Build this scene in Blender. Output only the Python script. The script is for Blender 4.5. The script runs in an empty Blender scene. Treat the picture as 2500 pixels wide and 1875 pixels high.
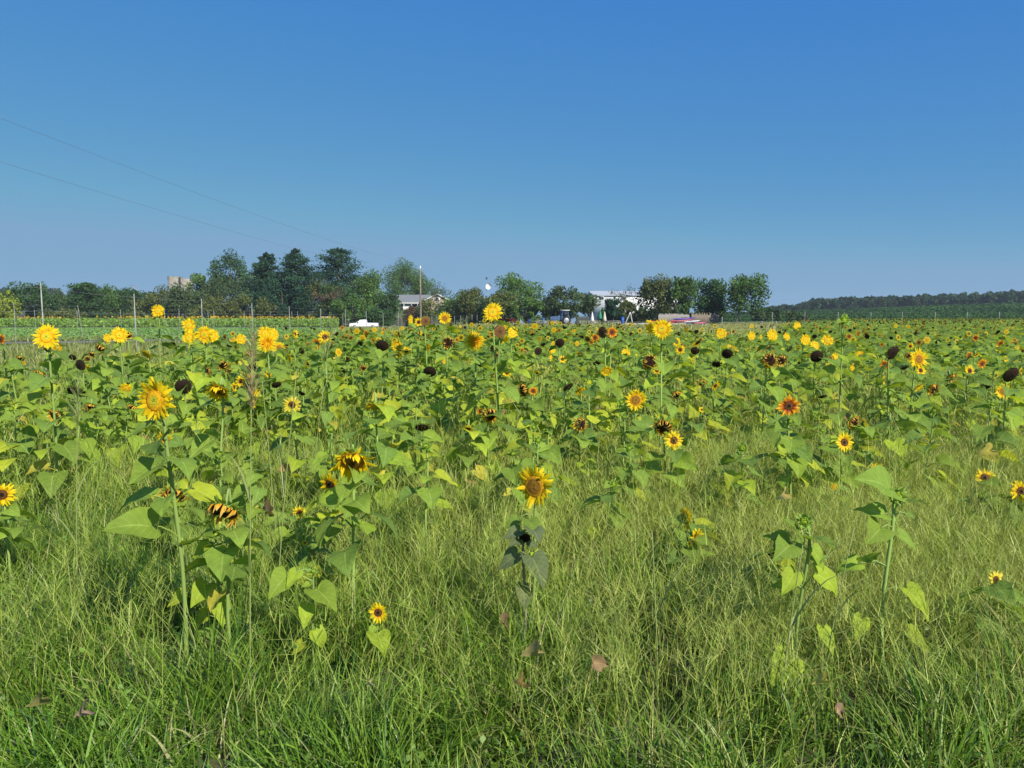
import bpy, math, random
import numpy as np
from mathutils import Vector, Matrix

random.seed(7)
RNG = np.random.default_rng(11)
R = math.radians
C = bpy.context.scene.collection
SC = bpy.context.scene

# ------------------------------------------------------------------ camera
CAMZ = 1.7
PITCH = R(5.1)
FPX = 1875.0                      # focal length in pixels of a 2500 px wide frame
HOR = 770.0
cam_d = bpy.data.cameras.new('camera'); cam_d.lens = 27; cam_d.sensor_width = 36
cam_d.clip_start = 0.05; cam_d.clip_end = 8000
cam = bpy.data.objects.new('camera', cam_d); C.objects.link(cam)
cam.location = (0, 0, CAMZ); cam.rotation_euler = (R(90) - PITCH, 0, 0)
SC.camera = cam

# ------------------------------------------------------------------ light
SUN_AZ, SUN_EL = R(38), R(36)     # behind the camera, to the right
w = bpy.data.worlds.new('World'); SC.world = w; w.use_nodes = True
wn = w.node_tree.nodes; wn.clear()
sky = wn.new('ShaderNodeTexSky'); sky.sky_type = 'NISHITA'; sky.sun_disc = False
sky.sun_elevation = SUN_EL; sky.sun_rotation = math.pi - SUN_AZ
sky.altitude = 0; sky.air_density = 0.7; sky.dust_density = 0.0; sky.ozone_density = 6.0
EXPO = 0.35
bg = wn.new('ShaderNodeBackground'); bg.inputs['Strength'].default_value = 0.1
wo = wn.new('ShaderNodeOutputWorld')
# a clear deep blue summer sky: the gradient of the sky model, softened per channel
sep = wn.new('ShaderNodeSeparateColor'); cmb = wn.new('ShaderNodeCombineColor')
w.node_tree.links.new(sky.outputs[0], sep.inputs[0])
for ch, (kk_, pw, mx_) in enumerate(((0.68, 0.93, 0.205), (0.61, 0.49, 0.385), (0.735, 0.12, 0.59))):
    prev_ = sep.outputs[ch]
    for op, v in (('MULTIPLY', 0.085), ('POWER', pw), ('MULTIPLY', kk_), ('MINIMUM', mx_), ('MULTIPLY', 10.0 / 2 ** EXPO)):
        q = wn.new('ShaderNodeMath'); q.operation = op; q.inputs[1].default_value = v
        w.node_tree.links.new(prev_, q.inputs[0]); prev_ = q.outputs[0]
    w.node_tree.links.new(prev_, cmb.inputs[ch])
w.node_tree.links.new(cmb.outputs[0], bg.inputs['Color'])
w.node_tree.links.new(bg.outputs[0], wo.inputs['Surface'])
sd = bpy.data.lights.new('sun', 'SUN'); sd.energy = 5.0; sd.angle = R(0.53); sd.color = (1.0, 0.94, 0.80)
so = bpy.data.objects.new('sun', sd); C.objects.link(so)
SUNV = Vector((math.sin(SUN_AZ) * math.cos(SUN_EL), -math.cos(SUN_AZ) * math.cos(SUN_EL), math.sin(SUN_EL)))
so.rotation_euler = SUNV.to_track_quat('Z', 'Y').to_euler()
so.location = (30, -30, 40)
SC.view_settings.view_transform = 'Standard'; SC.view_settings.look = 'None'
SC.view_settings.exposure = EXPO; SC.view_settings.gamma = 1.0
SC.cycles.max_bounces = 6; SC.cycles.transmission_bounces = 4; SC.cycles.diffuse_bounces = 3
SC.cycles.glossy_bounces = 2; SC.cycles.transparent_max_bounces = 4


# ------------------------------------------------------------------ helpers
def at(px, py, Y):
    """world point seen at photograph pixel (px, py) at ground distance Y"""
    r = (px - 1250) / FPX; u = -(py - 937.5) / FPX
    yc = math.cos(PITCH) + math.sin(PITCH) * u
    zc = -math.sin(PITCH) + math.cos(PITCH) * u
    t = Y / yc
    return Vector((r * t, Y, CAMZ + zc * t))


def proj(p):
    x, y, z = p[0], p[1], p[2] - CAMZ
    f = y * math.cos(PITCH) - z * math.sin(PITCH)
    u = y * math.sin(PITCH) + z * math.cos(PITCH)
    return 1250 + FPX * x / f, 937.5 - FPX * u / f


def smooth(x, a, b):
    t = np.clip((x - a) / (b - a), 0, 1)
    return t * t * (3 - 2 * t)


def ground_z(x, y):
    x = np.asarray(x, float); y = np.asarray(y, float)
    a = x / np.maximum(y, 1.0)
    z = smooth(y, 165, 500) * (2.2 * smooth(a, 0.10, 0.28) + 6.6 * smooth(a, 0.22, 0.72))
    z = z - 0.9 * smooth(y, 105, 145) * (1 - smooth(-a, 0.205, 0.235)) * (1 - smooth(y, 195, 215)) * smooth(-a, 0.02, 0.12)
    z = z + 3.1 * smooth(y, 200, 228) * smooth(-a, 0.02, 0.07) * (1 - smooth(-a, 0.24, 0.34))
    z = z + 8.0 * smooth(y, 260, 620) * smooth(-a, 0.2, 0.4)
    z = z + 0.04 * np.sin(x * 0.7) * np.sin(y * 0.5 + 1) * smooth(y, 6, 20)
    return z


def gz(x, y):
    return float(ground_z(x, y))


def vnoise(x, y, s=1.0, k=0.0):
    """cheap smooth noise in 0..1"""
    x = x * s + k; y = y * s + k * 1.7
    v = (np.sin(x * 1.7 + 2.1 * np.sin(y * 1.1 + 0.4)) + np.sin(y * 2.3 + 1.9 * np.sin(x * 0.9 + 1.3))
         + 0.6 * np.sin(x * 4.1 - y * 3.3 + 1.2 * np.sin(x * 2.2)))
    return np.clip(v / 5.2 + 0.5, 0, 1)


def tag(o, label=None, cat=None, group=None, kind=None):
    if label: o['label'] = label
    if cat: o['category'] = cat
    if group: o['group'] = group
    if kind: o['kind'] = kind
    return o


def empty(name, loc, rz=0.0):
    o = bpy.data.objects.new(name, None); C.objects.link(o)
    o.location = loc; o.rotation_euler = (0, 0, rz); o.empty_display_size = 0.2
    return o


def build(name, V, F4=None, F3=None, col=None, mats=(), mi=None, parent=None, uv=None, smooth_=True, link=True):
    """one mesh object out of arrays of vertices, quads and triangles"""
    V = np.asarray(V, np.float32).reshape(-1, 3)
    me = bpy.data.meshes.new(name)
    parts = []; starts = []; n = 0
    cnt = 0
    for F, k in ((F4, 4), (F3, 3)):
        if F is not None and len(F):
            F = np.asarray(F, np.int32).reshape(-1, k)
            parts.append(F.ravel()); starts.append(n + np.arange(len(F)) * k)
            n += F.size; cnt += len(F)
    me.vertices.add(len(V)); me.vertices.foreach_set('co', V.ravel())
    loops = np.concatenate(parts); st = np.concatenate(starts).astype(np.int32)
    me.loops.add(len(loops)); me.loops.foreach_set('vertex_index', loops)
    me.polygons.add(cnt); me.polygons.foreach_set('loop_start', st)
    if smooth_:
        me.polygons.foreach_set('use_smooth', np.ones(cnt, bool))
    if mi is not None:
        me.polygons.foreach_set('material_index', np.asarray(mi, np.int32))
    me.update(calc_edges=True)
    if uv is not None:
        ul = me.uv_layers.new(name='UVMap')
        ul.data.foreach_set('uv', np.asarray(uv, np.float32)[loops].ravel())
    if col is not None:
        a = me.color_attributes.new('col', 'FLOAT_COLOR', 'POINT')
        c = np.ones((len(V), 4), np.float32); c[:, :3] = np.asarray(col, np.float32).reshape(-1, 3)
        a.data.foreach_set('color', c.ravel())
    for m in mats: me.materials.append(m)
    if not link: return me
    o = bpy.data.objects.new(name, me); C.objects.link(o)
    if parent is not None: o.parent = parent
    return o


class Acc:
    """collects arrays of geometry into one mesh"""
    def __init__(s): s.V = []; s.Q = []; s.T = []; s.c = []; s.n = 0
    def add(s, V, Q=None, T=None, col=(1, 1, 1)):
        V = np.asarray(V, float).reshape(-1, 3)
        if Q is not None and len(Q): s.Q.append(np.asarray(Q, int).reshape(-1, 4) + s.n)
        if T is not None and len(T): s.T.append(np.asarray(T, int).reshape(-1, 3) + s.n)
        col = np.asarray(col, float)
        if col.ndim == 1: col = np.tile(col, (len(V), 1))
        s.V.append(V); s.c.append(col); s.n += len(V)
    def obj(s, name, mats, parent=None, **k):
        Q = np.concatenate(s.Q) if s.Q else None
        T = np.concatenate(s.T) if s.T else None
        return build(name, np.concatenate(s.V), Q, T, np.concatenate(s.c), mats, None, parent, **k)


def box(x0, x1, y0, y1, z0, z1):
    V = np.array([[x, y, z] for z in (z0, z1) for y in (y0, y1) for x in (x0, x1)], float)
    Q = np.array([[0, 2, 3, 1], [4, 5, 7, 6], [0, 1, 5, 4], [2, 6, 7, 3], [0, 4, 6, 2], [1, 3, 7, 5]])
    return V, Q


def tube(P, rad, n=6, cap=True):
    P = np.asarray(P, float); m = len(P)
    rad = np.broadcast_to(np.asarray(rad, float), (m,))
    T = np.gradient(P, axis=0); T /= np.linalg.norm(T, axis=1)[:, None] + 1e-9
    ref = np.array([0.31, 0.2, 0.93]) if abs(T[0][2]) < 0.9 else np.array([1.0, 0.13, 0.05])
    A = np.cross(T, ref); A /= np.linalg.norm(A, axis=1)[:, None] + 1e-9
    B = np.cross(T, A)
    th = np.arange(n) * 2 * np.pi / n
    V = P[:, None, :] + rad[:, None, None] * (np.cos(th)[None, :, None] * A[:, None, :] + np.sin(th)[None, :, None] * B[:, None, :])
    V = V.reshape(-1, 3)
    i = np.arange(m - 1)[:, None] * n; j = np.arange(n)[None, :]; j2 = (j + 1) % n
    Q = np.stack([i + j, i + j2, i + n + j2, i + n + j], -1).reshape(-1, 4)
    Tt = None
    if cap:
        V = np.vstack([V, P[-1:]]); k = len(V) - 1; b = (m - 1) * n
        Tt = np.stack([b + np.arange(n), b + (np.arange(n) + 1) % n, np.full(n, k)], -1)
    return V, Q, Tt


def batch(V, Q, M, P):
    """copies of a template (V, Q) under matrices M (m,3,3) and offsets P (m,3)"""
    V = np.asarray(V, float); m = len(M); n = len(V)
    W = np.einsum('mij,nj->mni', M, V) + P[:, None, :]
    QQ = (np.asarray(Q)[None] + (np.arange(m) * n)[:, None, None]).reshape(-1, np.asarray(Q).shape[1])
    return W.reshape(-1, 3), QQ


def rotz(a):
    c, s_, z, o = np.cos(a), np.sin(a), np.zeros_like(a), np.ones_like(a)
    return np.stack([np.stack([c, -s_, z], -1), np.stack([s_, c, z], -1), np.stack([z, z, o], -1)], -2)


def roty(a):
    c, s_, z, o = np.cos(a), np.sin(a), np.zeros_like(a), np.ones_like(a)
    return np.stack([np.stack([c, z, s_], -1), np.stack([z, o, z], -1), np.stack([-s_, z, c], -1)], -2)


def rotx(a):
    c, s_, z, o = np.cos(a), np.sin(a), np.zeros_like(a), np.ones_like(a)
    return np.stack([np.stack([o, z, z], -1), np.stack([z, c, -s_], -1), np.stack([z, s_, c], -1)], -2)


# ------------------------------------------------------------------ materials
def mat(name, base=(0.5, 0.5, 0.5), rough=0.7, spec=0.3, trans=0.0, attr=False, objcol=False, vary=0.0,
        noise=None, bump=0.0, bump_scale=40.0, metal=0.0, veins=False, tcol=None, emis=None):
    m = bpy.data.materials.new(name); m.use_nodes = True
    nt = m.node_tree; N = nt.nodes; L = nt.links; N.clear()
    out = N.new('ShaderNodeOutputMaterial'); p = N.new('ShaderNodeBsdfPrincipled')
    p.inputs['Roughness'].default_value = rough; p.inputs['Specular IOR Level'].default_value = spec
    p.inputs['Metallic'].default_value = metal
    c = None
    if attr:
        a = N.new('ShaderNodeVertexColor'); a.layer_name = 'col'; c = a.outputs['Color']
    elif objcol:
        a = N.new('ShaderNodeObjectInfo'); c = a.outputs['Color']
    else:
        a = N.new('ShaderNodeRGB'); a.outputs[0].default_value = (*base, 1); c = a.outputs[0]
    if noise:                       # (scale, second colour) or (scale, colour, detail)
        tc = N.new('ShaderNodeTexCoord'); nz = N.new('ShaderNodeTexNoise')
        nz.inputs['Scale'].default_value = noise[0]; nz.inputs['Detail'].default_value = 6
        L.new(tc.outputs['Object'], nz.inputs['Vector'])
        rp = N.new('ShaderNodeValToRGB'); rp.color_ramp.elements[0].position = 0.38; rp.color_ramp.elements[1].position = 0.64
        L.new(nz.outputs['Fac'], rp.inputs[0])
        mx = N.new('ShaderNodeMixRGB'); mx.inputs[2].default_value = (*noise[1], 1)
        L.new(rp.outputs[0], mx.inputs[0]); L.new(c, mx.inputs[1]); c = mx.outputs[0]
    if veins:
        uvn = N.new('ShaderNodeUVMap'); sp = N.new('ShaderNodeSeparateXYZ'); L.new(uvn.outputs[0], sp.inputs[0])
        def M(op, a_, b_=None, c_=None):
            q = N.new('ShaderNodeMath'); q.operation = op
            for i, v in enumerate((a_, b_, c_)):
                if v is None: continue
                if isinstance(v, (int, float)): q.inputs[i].default_value = v
                else: L.new(v, q.inputs[i])
            return q.outputs[0]
        au = M('ABSOLUTE', M('SUBTRACT', sp.outputs[0], 0.5))
        mid = M('LESS_THAN', au, 0.022)
        fr = M('FRACT', M('MULTIPLY', M('SUBTRACT', sp.outputs[1], M('MULTIPLY', au, 0.55)), 6.0))
        side = M('LESS_THAN', M('ABSOLUTE', M('SUBTRACT', fr, 0.5)), 0.055)
        vv = M('MAXIMUM', mid, M('MULTIPLY', side, 0.55))
        mx = N.new('ShaderNodeMixRGB'); mx.blend_type = 'MIX'
        br = N.new('ShaderNodeMixRGB'); br.blend_type = 'ADD'; br.inputs[0].default_value = 1
        L.new(c, br.inputs[1]); br.inputs[2].default_value = (0.13, 0.14, 0.06, 1)
        L.new(M('MULTIPLY', vv, 0.8), mx.inputs[0]); L.new(c, mx.inputs[1]); L.new(br.outputs[0], mx.inputs[2])
        c = mx.outputs[0]
        tc = N.new('ShaderNodeTexCoord'); nz = N.new('ShaderNodeTexNoise'); nz.inputs['Scale'].default_value = 4
        L.new(tc.outputs['Object'], nz.inputs['Vector'])
        hs = N.new('ShaderNodeHueSaturation'); L.new(M('MULTIPLY_ADD', nz.outputs['Fac'], 0.5, 0.75), hs.inputs['Value'])
        L.new(c, hs.inputs['Color']); c = hs.outputs[0]
    if vary:
        oi = N.new('ShaderNodeObjectInfo'); hs = N.new('ShaderNodeHueSaturation')
        mp = N.new('ShaderNodeMapRange'); mp.inputs['To Min'].default_value = 1 - vary; mp.inputs['To Max'].default_value = 1 + vary
        L.new(oi.outputs['Random'], mp.inputs['Value']); L.new(mp.outputs[0], hs.inputs['Value'])
        L.new(c, hs.inputs['Color']); c = hs.outputs[0]
    L.new(c, p.inputs['Base Color'])
    if bump:
        tc = N.new('ShaderNodeTexCoord'); nz = N.new('ShaderNodeTexNoise'); nz.inputs['Scale'].default_value = bump_scale
        L.new(tc.outputs['Object'], nz.inputs['Vector'])
        bp = N.new('ShaderNodeBump'); bp.inputs['Strength'].default_value = bump
        L.new(nz.outputs['Fac'], bp.inputs['Height']); L.new(bp.outputs[0], p.inputs['Normal'])
    sh = p.outputs[0]
    if trans:
        t = N.new('ShaderNodeBsdfTranslucent'); mxs = N.new('ShaderNodeMixShader'); mxs.inputs[0].default_value = trans
        g = N.new('ShaderNodeMixRGB'); g.blend_type = 'MULTIPLY'; g.inputs[0].default_value = 1
        g.inputs[2].default_value = (*(tcol or (1.5, 1.35, 0.6)), 1)
        L.new(c, g.inputs[1]); L.new(g.outputs[0], t.inputs['Color'])
        L.new(sh, mxs.inputs[1]); L.new(t.outputs[0], mxs.inputs[2]); sh = mxs.outputs[0]
    L.new(sh, out.inputs['Surface'])
    return m


M_leaf = mat('sunflower_leaf', objcol=True, rough=0.65, spec=0.18, trans=0.42, veins=True)
M_attr = mat('foliage_clump', attr=True, rough=0.6, spec=0.25, trans=0.42)
M_grass = mat('grass_blade', attr=True, rough=0.45, spec=0.35, trans=0.22)
M_petal = mat('petal', attr=True, rough=0.6, spec=0.2, trans=0.3, tcol=(1.1, 1.15, 0.5))
M_disc = mat('floret_disc', attr=True, rough=0.85, spec=0.15, bump=0.9, bump_scale=18.0)
M_bract = mat('bract', attr=True, rough=0.65, spec=0.25, trans=0.15)
M_stem = mat('stem', objcol=True, rough=0.65, spec=0.3, noise=None)
M_tree = mat('tree_leaf', attr=True, rough=0.65, spec=0.25, trans=0.25)
M_bark = mat('bark', (0.10, 0.08, 0.06), rough=0.95, noise=(3.0, (0.18, 0.15, 0.12)), bump=0.5, bump_scale=8)
M_soil = mat('ground_cover', (0.028, 0.034, 0.012), rough=1.0, noise=(0.9, (0.10, 0.10, 0.045)), bump=0.6, bump_scale=3)
M_road = mat('gravel', (0.23, 0.21, 0.185), rough=1.0, noise=(1.6, (0.16, 0.15, 0.13)), bump=0.3, bump_scale=20)
M_soy = mat('crop_cover', (0.018, 0.052, 0.010), rough=0.95, noise=(0.06, (0.028, 0.070, 0.012)), bump=0.8, bump_scale=2)
M_lawn = mat('mown_grass', (0.075, 0.12, 0.03), rough=1.0, noise=(0.3, (0.11, 0.14, 0.05)))
M_white = mat('white_paint', (0.72, 0.72, 0.70), rough=0.45, vary=0.05)
M_roof = mat('shingle_roof', (0.16, 0.17, 0.18), rough=0.9, noise=(2.0, (0.20, 0.21, 0.22)))
M_metalroof = mat('metal_roof', (0.42, 0.45, 0.48), rough=0.5, noise=(1.0, (0.48, 0.5, 0.53)))
M_glass = mat('window_glass', (0.02, 0.025, 0.03), rough=0.08, spec=0.8)
M_black = mat('black_rubber', (0.02, 0.02, 0.02), rough=0.8)
M_brick = mat('pale_brick', (0.42, 0.30, 0.25), rough=0.9, noise=(5.0, (0.50, 0.40, 0.33)))
M_wood = mat('weathered_wood', (0.27, 0.22, 0.16), rough=0.9, noise=(4.0, (0.18, 0.15, 0.12)))
M_post = mat('fence_metal', (0.34, 0.36, 0.32), rough=0.6, noise=(6.0, (0.26, 0.27, 0.24)))
M_concrete = mat('old_concrete', (0.36, 0.33, 0.27), rough=0.95, noise=(0.5, (0.24, 0.22, 0.18)))
M_dark = mat('dark_trim', (0.04, 0.04, 0.045), rough=0.8)
M_wire = mat('wire', (0.16, 0.17, 0.19), rough=0.6)
M_steel = mat('grey_steel', (0.30, 0.32, 0.34), rough=0.5, metal=0.3)


def paint(name, c, rough=0.45):
    return mat(name, c, rough=rough, noise=(3.0, tuple(v * 0.85 for v in c)))


# ================================================================== GROUND
def polar_sheet(name, m):
    rad = np.concatenate([[0.0], np.geomspace(0.6, 1500, 110)])
    na = 180
    th = np.arange(na) * 2 * np.pi / na
    X = rad[1:, None] * np.sin(th)[None]; Y = rad[1:, None] * np.cos(th)[None]
    Z = np.where(Y > 0, ground_z(X, Y), 0)
    V = np.vstack([[0, 0, 0], np.stack([X, Y, Z], -1).reshape(-1, 3)])
    n = len(rad) - 1
    i = 1 + np.arange(n - 1)[:, None] * na; j = np.arange(na)[None]; j2 = (j + 1) % na
    Q = np.stack([i + j, i + na + j, i + na + j2, i + j2], -1).reshape(-1, 4)
    T = np.stack([np.zeros(na, int), 1 + np.arange(na), 1 + (np.arange(na) + 1) % na], -1)
    o = build(name, V, Q, T, None, [m]); tag(o, kind='structure'); return o


polar_sheet('ground', M_soil)


def sheet(name, quad, m, lift=0.02, nx=24, ny=24, fan=False):
    """a patch of ground between four (x, y) corners draped on the terrain"""
    a, b, c_, d = [np.array(q, float) for q in quad]
    s = np.linspace(0, 1, nx)[None, :, None]; t = np.linspace(0, 1, ny)[:, None, None]
    P = (1 - t) * ((1 - s) * a + s * b) + t * ((1 - s) * d + s * c_)
    Z = ground_z(P[..., 0], P[..., 1]) + lift
    V = np.concatenate([P, Z[..., None]], -1).reshape(-1, 3)
    i = np.arange(ny - 1)[:, None] * nx; j = np.arange(nx - 1)[None]
    Q = np.stack([i + j, i + j + 1, i + nx + j + 1, i + nx + j], -1).reshape(-1, 4)
    o = build(name, V, Q, None, None, [m]); tag(o, kind='structure'); return o


def gxy(px, d):                       # ground point in pixel column px at distance d
    return ((px - 1250) / FPX * d * 1.0, d)


# gravel road running away on the left, from the frame edge to the parked pickup
sheet('gravel_road', [(-46, 29), (-17.5, 54), (-16.0, 60), (-46, 36)], M_road, 0.05, 30, 6)
sheet('farm_lane', [(-17.5, 54), (-30, 185), (-26, 185), (-16.0, 60)], M_road, 0.05, 6, 60)
sheet('soybean_field', [(30, 162), (175, 162), (420, 520), (95, 520)], M_soy, 0.12, 60, 80)
sheet('lawn', [(-32, 200), (-4, 200), (4, 262), (-40, 262)], M_lawn, 0.10, 20, 40)


sheet('mown_field', [(-100, 50), (-15, 58), (-22, 106), (-110, 106)], mat('low_crop_cover', (0.19, 0.29, 0.075), rough=1.0, noise=(0.5, (0.155, 0.25, 0.065))), 0.06, 40, 20)


# ================================================================== GRASS
def strips(base, height, width, az, lean, curl, face, k, c0, c1):
    """grass blades: k segments each; returns V, Q, col.  az = lean direction, face = blade facing"""
    n = len(base)
    t = np.linspace(0, 1, k + 1)[None, :]
    ang = lean[:, None] + curl[:, None] * t * t             # angle away from vertical along the blade
    ds = (height[:, None] / k)
    dz = np.cumsum(np.cos(ang) * ds, 1); dh = np.cumsum(np.sin(ang) * ds, 1)
    dz = np.concatenate([np.zeros((n, 1)), dz[:, :-1]], 1); dh = np.concatenate([np.zeros((n, 1)), dh[:, :-1]], 1)
    cx = base[:, 0:1] + dh * np.cos(az)[:, None]; cy = base[:, 1:2] + dh * np.sin(az)[:, None]; cz = base[:, 2:3] + dz
    wd = width[:, None] * (1 - t ** 1.8 * 0.92) * 0.5
    fx = np.cos(face)[:, None] * wd; fy = np.sin(face)[:, None] * wd
    Lp = np.stack([cx - fx, cy - fy, cz], -1); Rp = np.stack([cx + fx, cy + fy, cz], -1)
    V = np.stack([Lp, Rp], 2).reshape(-1, 3)
    m = 2 * (k + 1)
    q = np.array([[2 * i, 2 * i + 1, 2 * i + 3, 2 * i + 2] for i in range(k)])
    Q = (q[None] + (np.arange(n) * m)[:, None, None]).reshape(-1, 4)
    tt = np.repeat(t, n, 0)[:, :, None]
    cc = c0[:, None, :] * (1 - tt) + c1[:, None, :] * tt
    cc = np.repeat(cc, 2, 1).reshape(-1, 3)
    return V, Q, cc


def scatter(d0, d1, n, margin=1.12, extra=0.8, amin=-0.68, amax=0.68):
    """random ground points in the view wedge"""
    d = np.sqrt(RNG.uniform(d0 * d0, d1 * d1, n))
    a = RNG.uniform(amin * margin, amax * margin, n)
    x = a * d + RNG.uniform(-extra, extra, n)
    return x, d


GREEN = np.array([0.155, 0.28, 0.020]); DEEP = np.array([0.06, 0.15, 0.018]); TAN = np.array([0.44, 0.44, 0.13])
OLIVE = np.array([0.26, 0.36, 0.05]); STRAW = np.array([0.66, 0.58, 0.28])


def grass_zone(acc, d0, d1, dens, h0, h1, w0, w1, k=4, tan=0.3, lean=(0.1, 0.8), curl=(0.1, 1.0), am=(-0.68, 0.68)):
    area = 0.5 * (am[1] - am[0]) * 1.12 * (d1 * d1 - d0 * d0) + 1.6 * (d1 - d0)
    n = int(area * dens)
    x, y = scatter(d0, d1, n, amin=am[0], amax=am[1])
    y = y + (vnoise(x, y, 1.3, 7.0) - 0.5) * 1.1 * min(1.0, d0 / 3); y = np.maximum(y, 1.35)
    nz = vnoise(x, y, 0.9, 3.0); nf = vnoise(x, y, 3.3, 9.0)
    keep = (RNG.random(n) < 0.12 + 1.25 * nf ** 1.3) & ~((x < -8.0 - 0.10 * y) & (y > 15)) & ~((y > 26) & (x < -0.30 * y))
    x, y, nz, nf = x[keep], y[keep], nz[keep], nf[keep]; n = len(x)
    clump = RNG.uniform(0, 2 * np.pi, n) * 0.35 + 6.28 * vnoise(x, y, 1.6, 5.0) * 1.6
    h = RNG.uniform(h0, h1, n) * (0.5 + 0.85 * nf)
    wd = RNG.uniform(w0, w1, n)
    ln = RNG.uniform(*lean, n); cu = RNG.uniform(*curl, n)
    az = np.where(RNG.random(n) < 0.55, clump, RNG.uniform(0, 6.28, n))
    fc = RNG.uniform(0, 6.28, n)
    base = np.stack([x, y, ground_z(x, y) - 0.01], -1)
    u = RNG.random(n)[:, None]; v = RNG.random(n)[:, None]
    tn = np.clip(tan * (0.35 + 1.3 * nz) * (0.45 + 0.75 * smooth(x, -1.5, 1.5)), 0, 1)[:, None]
    c = GREEN * (1 - u) + OLIVE * u
    c = np.where(v < tn, TAN * (0.75 + 0.5 * u), c)
    c = np.where((v > 0.80) & (tn < 0.5), DEEP, c)
    c = np.where(RNG.random((n, 1)) < 0.015 + 0.04 * tan + 0.25 * (np.maximum(0, vnoise(x, y, 2.6, 12.0) - 0.68) / 0.32)[:, None], STRAW * 0.8, c)
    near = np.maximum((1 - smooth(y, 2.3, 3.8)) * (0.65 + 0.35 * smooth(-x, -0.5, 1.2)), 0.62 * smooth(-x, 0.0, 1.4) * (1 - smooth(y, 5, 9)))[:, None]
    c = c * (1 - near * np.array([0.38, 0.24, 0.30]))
    c = c * RNG.uniform(0.65, 1.3, (n, 1))
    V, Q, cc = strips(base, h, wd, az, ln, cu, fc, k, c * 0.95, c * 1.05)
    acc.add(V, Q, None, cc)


def panicles(acc, d0, d1, dens, h0, h1, tan=0.7, nb=9, bl=0.11, wb=0.0018, am=(-0.68, 0.68)):
    area = 0.5 * (am[1] - am[0]) * 1.12 * (d1 * d1 - d0 * d0) + 1.6 * (d1 - d0)
    n = int(area * dens)
    x, y = scatter(d0, d1, n, amin=am[0], amax=am[1])
    nz = vnoise(x, y, 0.9, 3.0)
    keep = RNG.random(n) < (0.15 + 1.1 * nz) * (0.5 + 0.5 * smooth(x, -1.5, 1.0))
    x, y = x[keep], y[keep]; n = len(x)
    h = RNG.uniform(h0, h1, n); az = RNG.uniform(0, 6.28, n); ln = RNG.uniform(0.05, 0.45, n); cu = RNG.uniform(0, 0.7, n)
    base = np.stack([x, y, ground_z(x, y)], -1)
    tan = RNG.uniform(0.0, 1.0, (n, 1)) * 0.75 * (0.5 + 0.5 * smooth(x, -1.5, 1.0))[:, None] + 0.05
    c = OLIVE[None] * 1.05 * (1 - tan) + TAN[None] * tan
    c = c * RNG.uniform(0.8, 1.25, (n, 1))
    wst = np.full(n, wb * 1.4) * (1 + y / 12)
    V, Q, cc = strips(base, h, wst, az, ln, cu, RNG.uniform(0, 6.28, n), 3, c, c)
    acc.add(V, Q, None, cc)
    # branch positions along the top of each stem
    Vs = V.reshape(n, 4, 2, 3).mean(2)
    f = RNG.uniform(1.7, 3.0, (n, nb)); i = np.minimum(f.astype(int), 2); fr = (f - i)[..., None]
    ar = np.arange(n)[:, None]
    P = (Vs[ar, i] * (1 - fr) + Vs[ar, i + 1] * fr).reshape(-1, 3)
    m = len(P)
    cb = np.repeat(c, nb, 0) * RNG.uniform(0.85, 1.35, (m, 1))
    V, Q, cc = strips(P, RNG.uniform(0.4, 1.0, m) * bl, np.repeat(wst, nb) * 0.8, RNG.uniform(0, 6.28, m),
                      RNG.uniform(0.2, 1.5, m), RNG.uniform(-0.3, 0.8, m), RNG.uniform(0, 6.28, m), 2, cb, cb)
    acc.add(V, Q, None, cc)


def leaf_bits(P, size, up=0.5, rng=RNG):
    """many small four-cornered leaves at points P, randomly turned; returns V, Q"""
    n = len(P)
    nrm = rng.normal(size=(n, 3)); nrm[:, 2] += up; nrm /= np.linalg.norm(nrm, axis=1)[:, None]
    r = rng.normal(size=(n, 3)); A = np.cross(nrm, r); A /= np.linalg.norm(A, axis=1)[:, None]
    B = np.cross(nrm, A)
    s = np.broadcast_to(np.asarray(size, float), (n,))[:, None] * rng.uniform(0.65, 1.35, (n, 1))
    el = rng.uniform(0.45, 0.8, (n, 1))
    V = np.stack([P - A * s, P + B * s * el - A * s * 0.1, P + A * s, P - B * s * el + A * s * 0.1], 1).reshape(-1, 3)
    Q = np.arange(4 * n).reshape(-1, 4)
    return V, Q


def colored(acc, P, size, base, var=0.3, hue=0.15, up=0.5):
    V, Q = leaf_bits(P, size, up)
    n = len(P)
    c = np.array(base)[None] * RNG.uniform(1 - var, 1 + var, (n, 1)) * RNG.uniform(1 - hue, 1 + hue, (n, 3)) ** np.array([1, 0.3, 1])
    acc.add(V, Q, None, np.repeat(c, 4, 0))


G = Acc()
grass_zone(G, 1.5, 3.2, 2100, 0.14, 0.32, 0.005, 0.011, 5, 0.08, (0.1, 1.3), (0.2, 2.0))
grass_zone(G, 1.5, 3.0, 160, 0.22, 0.36, 0.012, 0.018, 6, 0.0, (0.3, 0.9), (0.6, 1.6))
grass_zone(G, 2.4, 4.8, 1500, 0.22, 0.44, 0.004, 0.010, 5, 0.16, (0.05, 1.0), (0.1, 1.9))
grass_zone(G, 3.2, 6.5, 1100, 0.28, 0.52, 0.003, 0.008, 4, 0.35, (0.05, 1.0), (0.1, 1.8))
grass_zone(G, 1.8, 6.5, 170, 0.22, 0.46, 0.003, 0.007, 5, 0.75, (0.9, 1.5), (-0.2, 0.5))
grass_zone(G, 6.0, 12.0, 520, 0.38, 0.66, 0.006, 0.012, 3, 0.40, (0.05, 0.9), (0.1, 1.5))
grass_zone(G, 11.5, 26.0, 130, 0.5, 0.85, 0.016, 0.03, 3, 0.5, (0.05, 0.6), (0.1, 0.9))
grass_zone(G, 26, 62.0, 22, 0.5, 0.85, 0.04, 0.09, 2, 0.6, (0.05, 0.6), (0.1, 0.9))
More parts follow.
